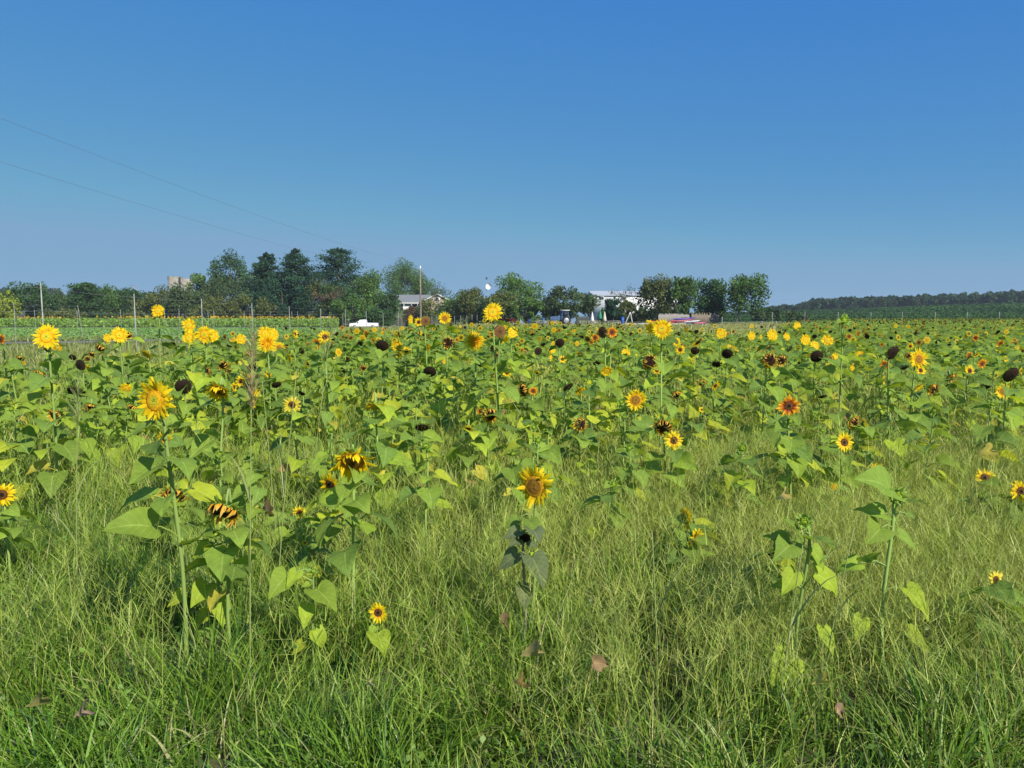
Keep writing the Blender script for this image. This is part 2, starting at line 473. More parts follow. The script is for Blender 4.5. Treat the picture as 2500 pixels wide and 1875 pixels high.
panicles(G, 1.8, 3.2, 40, 0.25, 0.45, nb=8, bl=0.10)
panicles(G, 2.7, 8.0, 230, 0.34, 0.60, nb=12, bl=0.15)
panicles(G, 3.2, 7.5, 220, 0.36, 0.64, nb=12, bl=0.15, am=(0.0, 0.68))
panicles(G, 4.6, 14.0, 34, 0.7, 1.12, nb=7, bl=0.13, wb=0.002)
panicles(G, 8.0, 15.0, 50, 0.5, 0.9, nb=6, bl=0.16, wb=0.0026)
# small broad-leaved weeds among the blades
n = 9000
x, y = scatter(1.5, 5.5, n); nfw = vnoise(x, y, 2.1, 4.0); kp = RNG.random(n) < nfw ** 1.5; x, y = x[kp], y[kp]; n = len(x)
colored(G, np.stack([x, y, RNG.uniform(0.05, 0.34, n) * (0.6 + 0.3 * (y > 3))], -1), 0.014, (0.13, 0.24, 0.035), 0.35, 0.15, up=0.9)
tag(G.obj('grass', [M_grass]), 'long tangled green and straw coloured grass between the sunflowers', 'grass', kind='stuff')

G = Acc()
x = None
def far_grass(acc, n, d0, d1, am, h, wd, c, dry=0.5):
    d = RNG.uniform(d0, d1, n); a = RNG.uniform(am[0], am[1], n); x = a * d
    kp_ = np.abs(d - (32.5 + (x + 46) * 0.845)) > 4.6
    x, d, a = x[kp_], d[kp_], a[kp_]; n = len(x)
    hs_ = np.where((a < -0.10) & (d > 95), 0.3, 1.0)
    base = np.stack([x, d, ground_z(x, d)], -1)
    u = RNG.random((n, 1)); nz = vnoise(x, d, 0.12)[:, None]
    cc = np.array(c) * (1 - dry * nz) + TAN * 0.85 * dry * nz
    cc = cc * RNG.uniform(0.7, 1.3, (n, 1))
    V, Q, col = strips(base, RNG.uniform(*h, n) * hs_, RNG.uniform(*wd, n), RNG.uniform(0, 6.28, n), RNG.uniform(0, 0.6, n),
                       RNG.uniform(0, 0.9, n), RNG.uniform(-0.8, 0.8, n), 2, cc, cc)
    acc.add(V, Q, None, col)
far_grass(G, 60000, 56, 165, (-0.22, 0.80), (0.2, 0.45), (0.10, 0.25), (0.20, 0.22, 0.08), 0.8)
far_grass(G, 22000, 14, 58, (-0.80, -0.22), (0.12, 0.32), (0.03, 0.08), (0.13, 0.19, 0.05), 0.6)
far_grass(G, 9000, 165, 215, (-0.30, 0.25), (0.2, 0.5), (0.15, 0.4), (0.14, 0.20, 0.05), 0.5)
tag(G.obj('dry_grass', [M_grass]), 'pale dry grass strip beyond the far edge of the sunflowers', 'grass', kind='stuff')


# ================================================================== CROPS ON THE LEFT AND RIGHT
G = Acc()                                      # low row crop inside the far fence on the left
n = 15000
row = np.floor(RNG.uniform(0, 31, n)); d = 52 + row * 1.5 + RNG.normal(0, 0.22, n)
xx = RNG.uniform(-0.85, -0.20, n) * d
colored(G, np.stack([xx, d, ground_z(xx, d) + RNG.uniform(0.05, 0.16, n)], -1), 0.11, (0.20, 0.34, 0.08), 0.2, up=2.0)
tag(G.obj('row_crop', [M_tree]), 'low green crop planted in rows behind the wire fence', 'crop', kind='stuff')

G = Acc()                                      # strip of sunflowers in front of the left trees
n = 30000
d = RNG.uniform(106, 132, n); xx = RNG.uniform(-0.80, -0.225, n) * d; d = d
hh = RNG.uniform(0.15, 1.25, n)
cc = (0.20, 0.32, 0.06)
colored(G, np.stack([xx, d, ground_z(xx, d) + hh], -1), 0.16, cc, 0.3)
n = 520
d = RNG.uniform(106, 132, n); a = RNG.uniform(-0.80, -0.225, n)
kp = RNG.random(n) < np.where(a > -0.52, 1.0, np.where((a > -0.64) & (a < -0.58), 0.9, 0.12))
d, a = d[kp], a[kp]; xx = a * d; n = len(d)
# flower heads: little upright six-sided plates facing the viewer
P = np.stack([xx, d, ground_z(xx, d) + RNG.uniform(1.25, 1.55, n)], -1)
th = np.arange(6) * np.pi / 3
hexv = np.stack([np.cos(th), np.zeros(6), np.sin(th)], -1)
hv = np.vstack([hexv * 1.0, hexv * 0.38 + [0, -0.12, 0]])
hq = np.array([[i, (i + 1) % 6, 6 + (i + 1) % 6, 6 + i] for i in range(6)] + [[6, 7, 8, 9], [6, 9, 10, 11]])
Mx = rotz(RNG.normal(0, 0.5, n)) @ rotx(RNG.normal(0.1, 0.3, n)) * RNG.uniform(0.09, 0.14, (n, 1, 1))
V, Q = batch(hv, hq, Mx, P)
cc = np.tile(np.vstack([np.tile([0.85, 0.55, 0.02], (6, 1)), np.tile([0.30, 0.16, 0.02], (6, 1))]), (n, 1))
G.add(V, Q, None, cc)
tag(G.obj('distant_sunflower_crop', [M_tree]), 'distant strip of bright sunflowers in front of the tree line', 'crop', kind='stuff')

G = Acc()                                      # soybeans on the rising field at the right
n = 70000
d = np.sqrt(RNG.uniform(162 ** 2, 500 ** 2, n)); a = RNG.uniform(0.185, 0.82, n); xx = a * d
nz = vnoise(xx, d, 0.02, 1.0)
kp = RNG.random(n) < 0.9
xx, d, nz = xx[kp], d[kp], nz[kp]
V, Q = leaf_bits(np.stack([xx, d, ground_z(xx, d) + 0.25 + RNG.uniform(0, 0.45, len(d))], -1), 0.45 * d / 250, 1.6)
c = np.array([0.017, 0.060, 0.010]) * (1 - nz[:, None] * 0.6) + np.array([0.040, 0.095, 0.014]) * nz[:, None]
c = c * RNG.uniform(0.75, 1.25, (len(d), 1))
G.add(V, Q, None, np.repeat(c, 4, 0))
tag(G.obj('soybean_crop', [M_tree]), 'dark green crop covering the rising field on the right', 'crop', kind='stuff')


# ================================================================== WOODS IN THE DISTANCE
def ridge_wood(name, label, pts, step, dens, size, base, depth=30, bush=None):
    """pts: (px, base_y, top_y, dist); fills a belt with tree-sized clumps of leaves"""
    acc = Acc()
    pts = np.array(pts, float); pxs = np.arange(pts[0, 0], pts[-1, 0], step)
    for px in pxs:
        by = np.interp(px, pts[:, 0], pts[:, 1]); ty = np.interp(px, pts[:, 0], pts[:, 2]); d0 = np.interp(px, pts[:, 0], pts[:, 3])
        for rowi in range(2):
            d = d0 + rowi * depth * 0.5 + RNG.uniform(0, depth * 0.4)
            p = px + RNG.uniform(-step, step)
            b = at(p, by, d0); t = at(p, ty, d)
            z0 = gz(b.x, d0); H = max(3.0, t.z - z0) * RNG.uniform(0.82, 1.04)
            if rowi == 0: H *= RNG.uniform(0.72, 0.95)
            wdt = H * RNG.uniform(0.42, 0.6)
            X = (p - 1250) / FPX * d
            nl = 7
            lo = RNG.normal(size=(nl, 3)); lo /= np.linalg.norm(lo, axis=1)[:, None]
            cen = np.array([X, d, z0 + H * 0.52]) + lo * np.array([wdt * 0.5, wdt * 0.5, H * 0.34]) * RNG.uniform(0.4, 1, (nl, 1))
            k = int(dens)
            li = RNG.integers(0, nl, k)
            s = RNG.normal(size=(k, 3)); s /= np.linalg.norm(s, axis=1)[:, None]
            P = cen[li] + s * (H * 0.18) * RNG.uniform(0.75, 1.1, (k, 1))
            P = P[P[:, 2] > z0 - 0.5]
            tint = RNG.uniform(0.75, 1.25) * np.array([RNG.uniform(0.85, 1.25), 1, RNG.uniform(0.9, 1.1)])
            colored(acc, P, size * d0 / 400, np.array(base) * tint, 0.3, 0.1)
    o = acc.obj(name, [M_tree]); tag(o, label, 'wood', kind='stuff'); return o


ridge_wood('distant_wood', 'dark bluish wood along the top of the rising field on the right',
           [(1860, 752, 750, 480), (1900, 755, 745, 480), (1960, 755, 737, 480), (1985, 755, 725, 480), (2100, 752, 722, 480),
            (2200, 749, 720, 480), (2300, 746, 716, 480), (2400, 744, 710, 480), (2500, 743, 705, 480), (2640, 741, 701, 480)],
           7, 260, 1.15, (0.036, 0.085, 0.036))
ridge_wood('wood_behind_fence', 'far wooded ridge showing above the left tree line',
           [(-140, 745, 694, 520), (20, 745, 692, 520), (60, 745, 702, 520), (110, 745, 690, 520), (128, 745, 697, 520), (160, 745, 712, 520),
            (200, 745, 712, 520), (330, 745, 712, 520), (350, 745, 708, 520), (400, 745, 708, 520), (480, 745, 712, 520)],
           8, 220, 1.15, (0.036, 0.082, 0.036))
ridge_wood('hedgerow', 'pale green hedgerow shrubs beside the rising field',
           [(1845, 785, 742, 175), (1880, 785, 748, 178), (1925, 784, 757, 185), (1960, 783, 768, 190)],
           8, 260, 1.0, (0.055, 0.115, 0.03), 8)


# ================================================================== TREES
def crown_points(n, cen, rad, lobes, lr, fill=0.35, flat=1.0, hi=None):
    """points on the skins of lobes spread through an ellipsoid"""
    u = RNG.normal(size=(lobes, 3)); u /= np.linalg.norm(u, axis=1)[:, None]
    rr = RNG.uniform(0.35, 0.86, (lobes, 1)) ** 0.7
    L = cen + u * rr * rad
    r = lr * RNG.uniform(0.6, 1.3, lobes)
    li = RNG.choice(lobes, n, p=(r ** 2) / (r ** 2).sum())
    s = RNG.normal(size=(n, 3)); s[:, 2] *= 0.9; s /= np.linalg.norm(s, axis=1)[:, None]
    q = 1 - RNG.random((n, 1)) ** 2.5 * fill * 2
    P = L[li] + s * r[li][:, None] * q * np.array([1, 1, flat])
    return P, L, li


TREES = []
TONE = {  # leaf colours
    'mid': (0.095, 0.18, 0.036), 'dark': (0.055, 0.12, 0.034), 'pine': (0.032, 0.085, 0.045), 'light': (0.12, 0.22, 0.05),
    'yellow': (0.26, 0.32, 0.03), 'brown': (0.12, 0.15, 0.04), 'grey': (0.075, 0.12, 0.045), 'rust': (0.16, 0.105, 0.06)}


def tree(px, top, wpx, d, tone, label, kind='round', basey=None, n=None, name='tree', low=0.12, group=None, dens=1.0,
         lobes=None, asym=0.0, trunkx=None, cat='tree', size=0.21):
    b0 = at(px, 780, d); z0 = gz(b0.x, d) if basey is None else at(px, basey, d).z
    T = at(px, top, d); H = T.z - z0; W = wpx / FPX * d / 2 * (1.28 if kind in ('round', 'bush') else 1.45 if kind == 'pine' else 1.1)
    root = empty(name, (b0.x if trunkx is None else at(trunkx, 780, d).x, d, z0))
    off = np.array([root.location.x, d, z0])
    tag(root, label, cat, group)
    c = np.array(TONE[tone]) if isinstance(tone, str) else np.array(tone)
    acc = Acc(); wood = Acc()
    tr = max(0.10, H * 0.018)
    cx = b0.x - off[0]
    if kind in ('round', 'bush', 'thin'):
        zc = H * (0.5 + low / 2) + H * 0.012; rz = H * (1 - low) / 2 * 1.06
        lobes = int((lobes or 26) * 1.25)
        lr = min(W, rz) * (0.33 if kind != 'thin' else 0.22)
        if kind == 'bush': lr *= 1.15
        N = n or int(dens * 1500 + dens * 105 * (W * rz * 2) ** 0.95 * (1.0 if kind != 'thin' else 0.35))
        P, L, li = crown_points(N, np.array([cx, 0, zc]), np.array([W, W * 0.9, rz]) * 0.94, lobes, lr, 0.4)
        if asym: P[:, 0] += asym * P[:, 2]
        P = P[(P[:, 2] > 0.05)]
        t = RNG.uniform(0.75, 1.3, lobes)[li][:len(P)] if len(li) == len(P) else None
        if t is None: t = RNG.uniform(0.85, 1.15, len(P))
        V, Q = leaf_bits(P, size if kind != 'thin' else size * 0.75, 0.6)
        cc = c[None] * t[:, None] * RNG.uniform(0.75, 1.25, (len(P), 1)) * RNG.uniform(0.9, 1.1, (len(P), 3))
        acc.add(V, Q, None, np.repeat(cc, 4, 0))
        tp = np.array([[0, 0, -0.1], [cx * 0.2, 0, H * 0.2], [cx * 0.6, 0, zc * 0.8], [cx, 0, zc + rz * 0.5]])
        if kind != 'bush':
            wood.add(*tube(tp, [tr, tr * 0.8, tr * 0.6, tr * 0.25], 7))
        else:
            wood.add(*tube(tp * [1, 1, .7], [tr * .6, tr * 0.5, tr * 0.4, tr * 0.2], 6))
        for l in L[:12 if kind == 'thin' else 8]:
            s = tp[1] + (tp[2] - tp[1]) * RNG.random()
            m_ = (s + l) / 2 + np.array([0, 0, -0.2])
            wood.add(*tube(np.array([s, m_, l]), [tr * 0.38, tr * 0.25, tr * 0.1], 5))
    elif kind == 'pine':
        # whorls of long up-turned boughs that carry flat plates of needles
        nb = lobes or 44
        for i in range(nb):
            f = (i + RNG.random()) / nb
            z = H * (low + (1 - low) * f ** 0.9)
            prof = (1 - f) ** 0.62 * (0.6 + 0.4 * math.sin(min(1, f * 2.4) * 1.57))
            rlen = max(W * prof, 0.35) * RNG.choice([0.45, 0.7, 0.85, 1.0, 1.15])
            a = i * 2.4 + RNG.uniform(-0.4, 0.4)
            dirv = np.array([math.cos(a), math.sin(a), 0.0])
            tipz = z + rlen * RNG.uniform(0.12, 0.5)
            s = np.array([0, 0, z]); e = dirv * rlen + np.array([0, 0, min(tipz, H * 0.97 - rlen * 0.25)])
            wood.add(*tube(np.array([s, (s + e) / 2 - [0, 0, 0.1 * rlen], e]), [tr * 0.35, tr * 0.2, tr * 0.08], 5))
            k = int((130 + 190 * rlen / max(W, 1)) * dens)
            u = RNG.uniform(0.25, 1.05, k) ** 0.8
            c0 = s + (e - s) * u[:, None]
            sp = RNG.normal(size=(k, 3)) * np.array([0.2, 0.2, 0.10]) * (rlen * (0.45 + 0.7 * u[:, None]))
            Pp = c0 + sp
            V, Q = leaf_bits(Pp, size * 0.95, 0.9)
            cc = c[None] * RNG.uniform(0.75, 1.3) * RNG.uniform(0.75, 1.25, (k, 1))
            acc.add(V, Q, None, np.repeat(cc, 4, 0))
        wood.add(*tube(np.array([[0, 0, -0.1], [0, 0, H * 0.5], [0.1, 0, H * 0.97]]), [tr * 1.2, tr * 0.8, tr * 0.15], 8))
    elif kind == 'dead':
        tips = []
        def grow(p, dv, ln, r, dep):
            e = p + dv * ln
            wood.add(*tube(np.array([p, (p + e) / 2 + RNG.normal(size=3) * ln * 0.06, e]), [r, r * 0.8, r * 0.55], 5))
            tips.append(e)
            if dep == 0: return
            for _ in range(3):
                q = dv + RNG.normal(size=3) * 0.5; q[2] = abs(q[2]) * 0.8 + 0.15; q /= np.linalg.norm(q)
                grow(e, q, ln * RNG.uniform(0.55, 0.8), r * 0.55, dep - 1)
        grow(np.array([0, 0, 0.0]), np.array([0, 0, 1.0]), H * 0.33, tr * 1.1, 4)
        T_ = np.array(tips); sc = H / max(T_[:, 2].max(), 1)
        for v in wood.V: v *= sc
        T_ = T_ * sc
        P = T_[RNG.integers(0, len(T_), int(420 * dens))] + RNG.normal(size=(int(420 * dens), 3)) * 0.35
        colored(acc, P, size * 0.8, c, 0.3)
    acc.obj('crown', [M_tree], root)
    wood.obj('trunk', [M_bark], root)
    return root


def T_(*a, **k): return tree(*a, **k)


# left tree line (pixel column, top, width, distance)
T_(2, 708, 78, 150, 'yellow', 'bright yellow green tree at the left end of the tree line', name='deciduous_tree', low=0.0)
T_(76, 686, 104, 165, 'dark', 'large dark rounded tree behind the first tall fence post', name='deciduous_tree', low=0.02, dens=1.3)
T_(142, 716, 56, 190, 'grey', 'low grey green tree between the dark rounded tree and the conifer', name='deciduous_tree', low=0.0)
T_(212, 688, 92, 172, 'dark', 'dark cedar with a pointed top left of the second tall post', kind='pine', name='cedar_tree', low=0.02, dens=1.2, lobes=54)
T_(258, 702, 62, 178, 'mid', 'mid green tree touching the right side of the dark cedar', name='deciduous_tree', low=0.0)
T_(303, 697, 84, 182, 'dark', 'broad dark green tree behind the second tall fence post', name='deciduous_tree', low=0.0, dens=1.2)
T_(352, 722, 62, 176, 'brown', 'brownish low tree just right of the second tall post', name='deciduous_tree', low=0.0)
T_(330, 760, 60, 150, 'brown', 'small olive bush at the foot of the broad dark tree', kind='bush', name='bush', cat='bush', low=0.0)
T_(150, 752, 90, 150, 'brown', 'olive brown bush at the foot of the grey green tree', kind='bush', name='bush', cat='bush', low=0.0)
T_(408, 696, 96, 172, 'brown', 'olive tree standing directly below the concrete silos', name='deciduous_tree', low=0.0)
T_(452, 698, 96, 168, 'grey', 'greyish green tree right of the olive tree below the silos', name='deciduous_tree', low=0.0)
T_(483, 658, 52, 190, 'light', 'light green pointed tree just right of the silos', name='deciduous_tree', low=0.05, lobes=18)
T_(516, 665, 44, 196, 'grey', 'thin see-through tree between the light green tree and first pine', kind='thin', name='deciduous_tree', low=0.1)
T_(566, 618, 80, 185, 'dark', 'rounded tall pine with gaps, leftmost of the tall pines', kind='round', name='pine_tree', low=0.42, lobes=30, dens=0.9)
T_(556, 676, 120, 178, 'grey', 'wide grey green tree below the rounded tall pine', name='deciduous_tree', low=0.0)
T_(628, 644, 60, 192, 'light', 'pale green tree between the rounded pine and the twin pines', name='deciduous_tree', low=0.05)
T_(655, 614, 84, 172, 'pine', 'dense blue green pine, left one of the twin tall pines', kind='pine', name='pine_tree', low=0.05, dens=1.5, lobes=60)
T_(724, 604, 96, 170, 'pine', 'blue green pine with a leaning tip, right one of the twin tall pines', kind='pine', name='pine_tree', low=0.04, dens=1.5, lobes=64)
T_(690, 690, 150, 165, 'pine', 'broad blue green conifer boughs low in front of the twin pines', kind='round', name='pine_tree', low=0.0, dens=1.1)
T_(610, 716, 120, 160, 'brown', 'olive green tree in front of the twin pines', name='deciduous_tree', low=0.0)
T_(520, 728, 100, 158, 'brown', 'olive green bush below the wide grey green tree', kind='bush', name='bush', cat='bush', low=0.0)
T_(782, 678, 72, 168, 'brown', 'yellow brown vine covered tree between the twin pines and the spreading pine', name='deciduous_tree', low=0.0)
T_(806, 702, 40, 163, 'rust', 'bare brown twiggy shrub beside the vine covered tree', kind='dead', name='shrub', cat='shrub')
T_(828, 602, 116, 176, 'pine', 'tall spreading white pine with ragged boughs, rightmost of the tall pines', kind='pine', name='pine_tree', low=0.2, dens=1.25, lobes=50)
T_(832, 690, 96, 165, 'dark', 'dark tree low under the spreading white pine', name='deciduous_tree', low=0.0)
T_(902, 662, 92, 172, 'mid', 'full green tree between the spreading pine and the house', name='deciduous_tree', low=0.0, dens=1.2)
T_(948, 706, 56, 168, 'dark', 'dark green tree against the left end of the house roof', name='deciduous_tree', low=0.0)
T_(862, 722, 110, 160, 'mid', 'green shrubby tree in front of the full green tree', name='deciduous_tree', low=0.0)
T_(925, 748, 60, 155, 'dark', 'dark bush right behind the white pickup', kind='bush', name='bush', cat='bush', low=0.0)
T_(990, 642, 96, 262, 'mid', 'thin topped tree rising behind the house roof', name='deciduous_tree', low=0.1)
T_(974, 640, 60, 266, 'grey', 'sparse feathery tree top above the house roof', kind='thin', name='deciduous_tree', low=0.2, dens=.7)
T_(1040, 682, 62, 262, 'mid', 'small tree behind the roof right of the utility pole', name='deciduous_tree', low=0.1)
T_(1074, 690, 54, 205, 'grey', 'half bare tree with dead twigs beside the house gable', kind='dead', name='deciduous_tree', dens=1.4)
T_(1046, 728, 46, 185, 'brown', 'brown leaved shrub right of the utility pole', name='shrub', cat='shrub', low=0.1, dens=0.8)
T_(1004, 747, 34, 190, 'rust', 'rusty brown shrub in front of the house porch', kind='bush', name='shrub', cat='shrub', low=0.0)
T_(1112, 712, 80, 170, 'mid', 'bushy green tree right of the house gable', name='deciduous_tree', low=0.0, dens=1.2)
T_(1158, 706, 82, 165, 'brown', 'brownish green rounded tree left of the antenna mast', name='deciduous_tree', low=0.0, dens=1.2)
T_(1205, 722, 66, 160, 'mid', 'green tree at the foot of the antenna mast', name='deciduous_tree', low=0.0)
T_(1258, 662, 116, 155, 'mid', 'tallest tree in the middle with an airy forked crown', name='deciduous_tree', low=0.12, dens=0.95, lobes=34)
T_(1222, 712, 70, 148, 'brown', 'olive tree below the left side of the tallest middle tree', name='deciduous_tree', low=0.0)
T_(1284, 730, 80, 146, 'mid', 'low green tree below the tallest middle tree', name='deciduous_tree', low=0.03)
T_(1345, 726, 62, 158, 'grey', 'small grey green tree over the blue tent', name='orchard_tree', low=0.15)
T_(1392, 700, 112, 150, 'grey', 'wide domed grey green tree left of the white barn', name='orchard_tree', low=0.16, dens=1.35, lobes=34)
T_(1436, 706, 30, 158, 'dark', 'upright dark shoots at the right edge of the wide domed tree', kind='thin', name='orchard_tree', low=0.2)
T_(1497, 727, 40, 150, 'pine', 'small dark evergreen in front of the white barn', kind='round', name='evergreen_tree', low=0.05)
T_(1531, 730, 34, 158, 'brown', 'brownish small tree right of the dark evergreen', name='orchard_tree', low=0.1)
T_(1552, 697, 50, 165, 'grey', 'bare branched tree in front of the right part of the white barn', kind='dead', name='orchard_tree', dens=0.8)
T_(1608, 682, 80, 148, 'brown', 'brown green tree with fine foliage right of the white barn', name='deciduous_tree', low=0.1, dens=1.4, lobes=30)
T_(1666, 668, 66, 146, 'mid', 'upright green tree above the boats', name='deciduous_tree', low=0.22, dens=1.2)
T_(1734, 678, 88, 148, 'dark', 'dark green tree between the two upright right hand trees', name='deciduous_tree', low=0.15, dens=1.2)
T_(1820, 667, 94, 140, (0.078, 0.155, 0.035), 'bright green tree leaning right at the right end of the row', name='deciduous_tree', low=0.14, dens=1.1, asym=0.03, trunkx=1796, lobes=30)


for px_, tp_, wd_, tn_, lab_ in ((1492, 752, 60, 'dark', 'added dark shrub for canopy shade at the foot of the small dark evergreen'), (1545, 756, 62, 'brown', 'added olive shrub for canopy shade behind the step ladder'),
                                 (1595, 750, 84, 'dark', 'added dark shrub for canopy shade behind the kayaks left of the plank fence'), (1672, 748, 84, 'mid', 'added green shrub for canopy shade rising behind the pale plank fence'),
                                 (1745, 752, 70, 'dark', 'added dark shrub for canopy shade behind the dark plank fence')):
    T_(px_, tp_, wd_, 158, tn_, lab_, kind='bush', name='shrub', cat='shrub', low=0.0)  # added understory shrubs standing in for the dark shade below the canopy


# ================================================================== BUILDINGS
def pbox(name, m, parent, *b):
    V, Q = box(*b); return build(name, V, Q, None, None, [m], parent=parent, smooth_=False)


def prism(name, m, parent, poly, axis, a, b):
    """extrude a polygon given in (u, z) along x or y"""
    n = len(poly)
    def P(u, z, t): return (t, u, z) if axis == 'x' else (u, t, z)
    V = [P(u, z, a) for u, z in poly] + [P(u, z, b) for u, z in poly]
    bm = bpy.data.meshes.new(name)
    F = [list(range(n))[::-1], [n + i for i in range(n)]] + [[i, (i + 1) % n, n + (i + 1) % n, n + i] for i in range(n)]
    bm.from_pydata(V, [], F); bm.materials.append(m); bm.update()
    o = bpy.data.objects.new(name, bm); C.objects.link(o); o.parent = parent; return o


# house behind the utility pole
hd = 232; hz = gz((1010 - 1250) / FPX * hd, hd)
hx = (1000 - 1250) / FPX * hd
hs = empty('house', (hx, hd, hz)); tag(hs, 'low white house with grey shingle roof and brick gable on the lawn', 'house')
k = hd / FPX
X = lambda px: (px - 1000) * k
prism('roof', M_roof, hs, [(-0.5, 2.35), (4.2, 4.9), (8.9, 2.35), (8.9, 2.2), (4.2, 4.72), (-0.5, 2.2)], 'x', X(930), X(1066))
pbox('wall', M_white, hs, X(934), X(1029), 0.4, 8.2, -0.4, 2.25)
pbox('fascia', M_white, hs, X(930), X(1028), -0.56, -0.5, 2.14, 2.36)
gw = prism('gable_wall', M_brick, hs, [(X(1030), -0.4), (X(1030), 2.3), (X(1070), 4.75), (X(1110), 2.3), (X(1110), -0.4)], 'y', -1.8, 0.38)
prism('gable_roof', M_roof, hs, [(X(1026), 2.15), (X(1070), 4.95), (X(1114), 2.15), (X(1114), 2.35), (X(1070), 5.15), (X(1026), 2.35)], 'y', -2.2, 4.2)
prism('gable_trim', M_white, hs, [(X(1026), 2.02), (X(1070), 4.83), (X(1114), 2.02), (X(1114), 2.3), (X(1070), 5.11), (X(1026), 2.3)], 'y', -2.32, -2.21)
for a, b, z0, z1 in ((979, 985, 0.1, 1.8), (1008, 1018, 0.3, 1.8)):
    wf = pbox('window', M_white, hs, X(a) - 0.1, X(b) + 0.1, 0.30, 0.38, z0 - 0.1, z1 + 0.1)
    pbox('pane', M_glass, wf, X(a), X(b), 0.26, 0.295, z0, (z0 + z1) / 2 - 0.04); pbox('pane', M_glass, wf, X(a), X(b), 0.26, 0.295, (z0 + z1) / 2 + 0.04, z1)
wf = pbox('attic_vent', M_white, hs, X(1063), X(1077), -1.88, -1.81, 2.9, 4.0)
pbox('louvre', M_dark, wf, X(1067), X(1073), -1.92, -1.885, 3.1, 3.8)
for a in (976, 988, 1006, 1021): pbox('porch_post', M_white, hs, X(a) - 0.07, X(a) + 0.07, -0.42, -0.28, -0.4, 2.2)
pbox('porch_floor', M_dark, hs, X(950), X(1028), -0.5, 0.38, -0.6, -0.41)
pbox('door', M_dark, hs, X(962), X(973), 0.3, 0.39, -0.4, 1.9)

# dark hedge in front of the house
hv = Acc(); n = 2600
P = np.stack([RNG.uniform((948 - 1250) * k, (1022 - 1250) * k, n), RNG.uniform(-1.4, 0.2, n) + 227, np.zeros(n)], -1)
P[:, 2] = hz + RNG.uniform(-2.3, 0.15, n)
colored(hv, P, 0.28, TONE['dark'], 0.25)
ho = hv.obj('hedge', [M_tree]); tag(ho, 'clipped dark hedge along the front of the white house', 'hedge')

# white barn
bd = 218; bx = (1500 - 1250) / FPX * bd; bz = gz(bx, bd); kb = bd / FPX
bn = empty('barn', (bx, bd, bz)); tag(bn, 'big white metal barn showing between the orchard trees', 'barn')
top = CAMZ + (HOR - 709) * kb - bz
XB = lambda px: (px - 1500) * kb
pbox('wall', mat('white_siding', (0.80, 0.80, 0.79), rough=0.5, noise=(0.8, (0.76, 0.76, 0.76))), bn, XB(1447), XB(1655), 0, 14, -0.3, top - 1.35)
prism('roof', M_metalroof, bn, [(-0.4, top - 1.4), (7, top), (14.4, top - 1.4), (14.4, top - 1.55), (-0.4, top - 1.55)], 'x', XB(1443), XB(1659))
for a in (1464, 1518):
    df = pbox('dormer', M_metalroof, bn, XB(a) - 0.1, XB(a + 8) + 0.1, -0.30, -0.01, top - 2.4, top - 1.56)
    for q in (0, 4): pbox('pane', M_glass, df, XB(a + q) + 0.08, XB(a + q + 4) - 0.08, -0.34, -0.305, top - 2.35, top - 1.75)
pbox('sliding_door', M_steel, bn, XB(1600), XB(1630), -0.06, -0.005, -0.3, 3.4)

# concrete silos
for px, tp, wpx, lab in ((427, 676, 33, 'weathered round concrete silo with a vine on its rim'), (456, 681, 30, 'lower concrete silo just right of the taller one')):
    sdist = 330 if wpx == 33 else 338
    b = at(px, tp, sdist); z0 = gz(b.x, sdist); Hs = b.z - z0; rr = wpx / FPX * sdist / 2
    root = empty('silo', (b.x, sdist, z0)); tag(root, lab, 'silo')
    th = np.linspace(0, 2 * np.pi, 33)[:-1]
    rows = []
    for zi, rad in ((0, 1), (Hs, 1), (Hs, 0.9), (Hs - 1.2, 0.9)):
        rows.append(np.stack([np.cos(th) * rr * rad, np.sin(th) * rr * rad, np.full(32, float(zi))], -1))
    V = np.concatenate(rows); i = np.arange(3)[:, None] * 32; j = np.arange(32)[None]; j2 = (j + 1) % 32
    Q = np.stack([i + j, i + j2, i + 32 + j2, i + 32 + j], -1).reshape(-1, 4)
    build('silo_wall', V, Q, [[96, 96 + a, 96 + a + 1] for a in range(1, 31)], None, [M_concrete], parent=root, smooth_=False)
    a = Acc()
    for z in np.arange(1, Hs, 1.1):
        th2 = np.linspace(0, 2 * np.pi, 25); a.add(*tube(np.stack([np.cos(th2) * (rr + .01), np.sin(th2) * (rr + .01), np.full(25, z)], -1), 0.035, 4, False))
    a.obj('hoop', [M_concrete], root)
    if wpx == 33:
        V, Q = box(rr - 0.3, rr + 0.35, -rr * 0.7 - 0.3, -rr * 0.7 + 0.2, 0, Hs - 0.1); build('chute', V, Q, None, None, [M_dark], parent=root, smooth_=False)
        a = Acc(); n = 500
        th2 = RNG.uniform(0, 6.28, n)
        colored(a, np.stack([np.cos(th2) * rr, np.sin(th2) * rr, Hs + RNG.exponential(0.25, n) - RNG.random(n) * 1.4], -1), 0.12, TONE['brown'], 0.3)
        a.obj('vine', [M_tree], root)

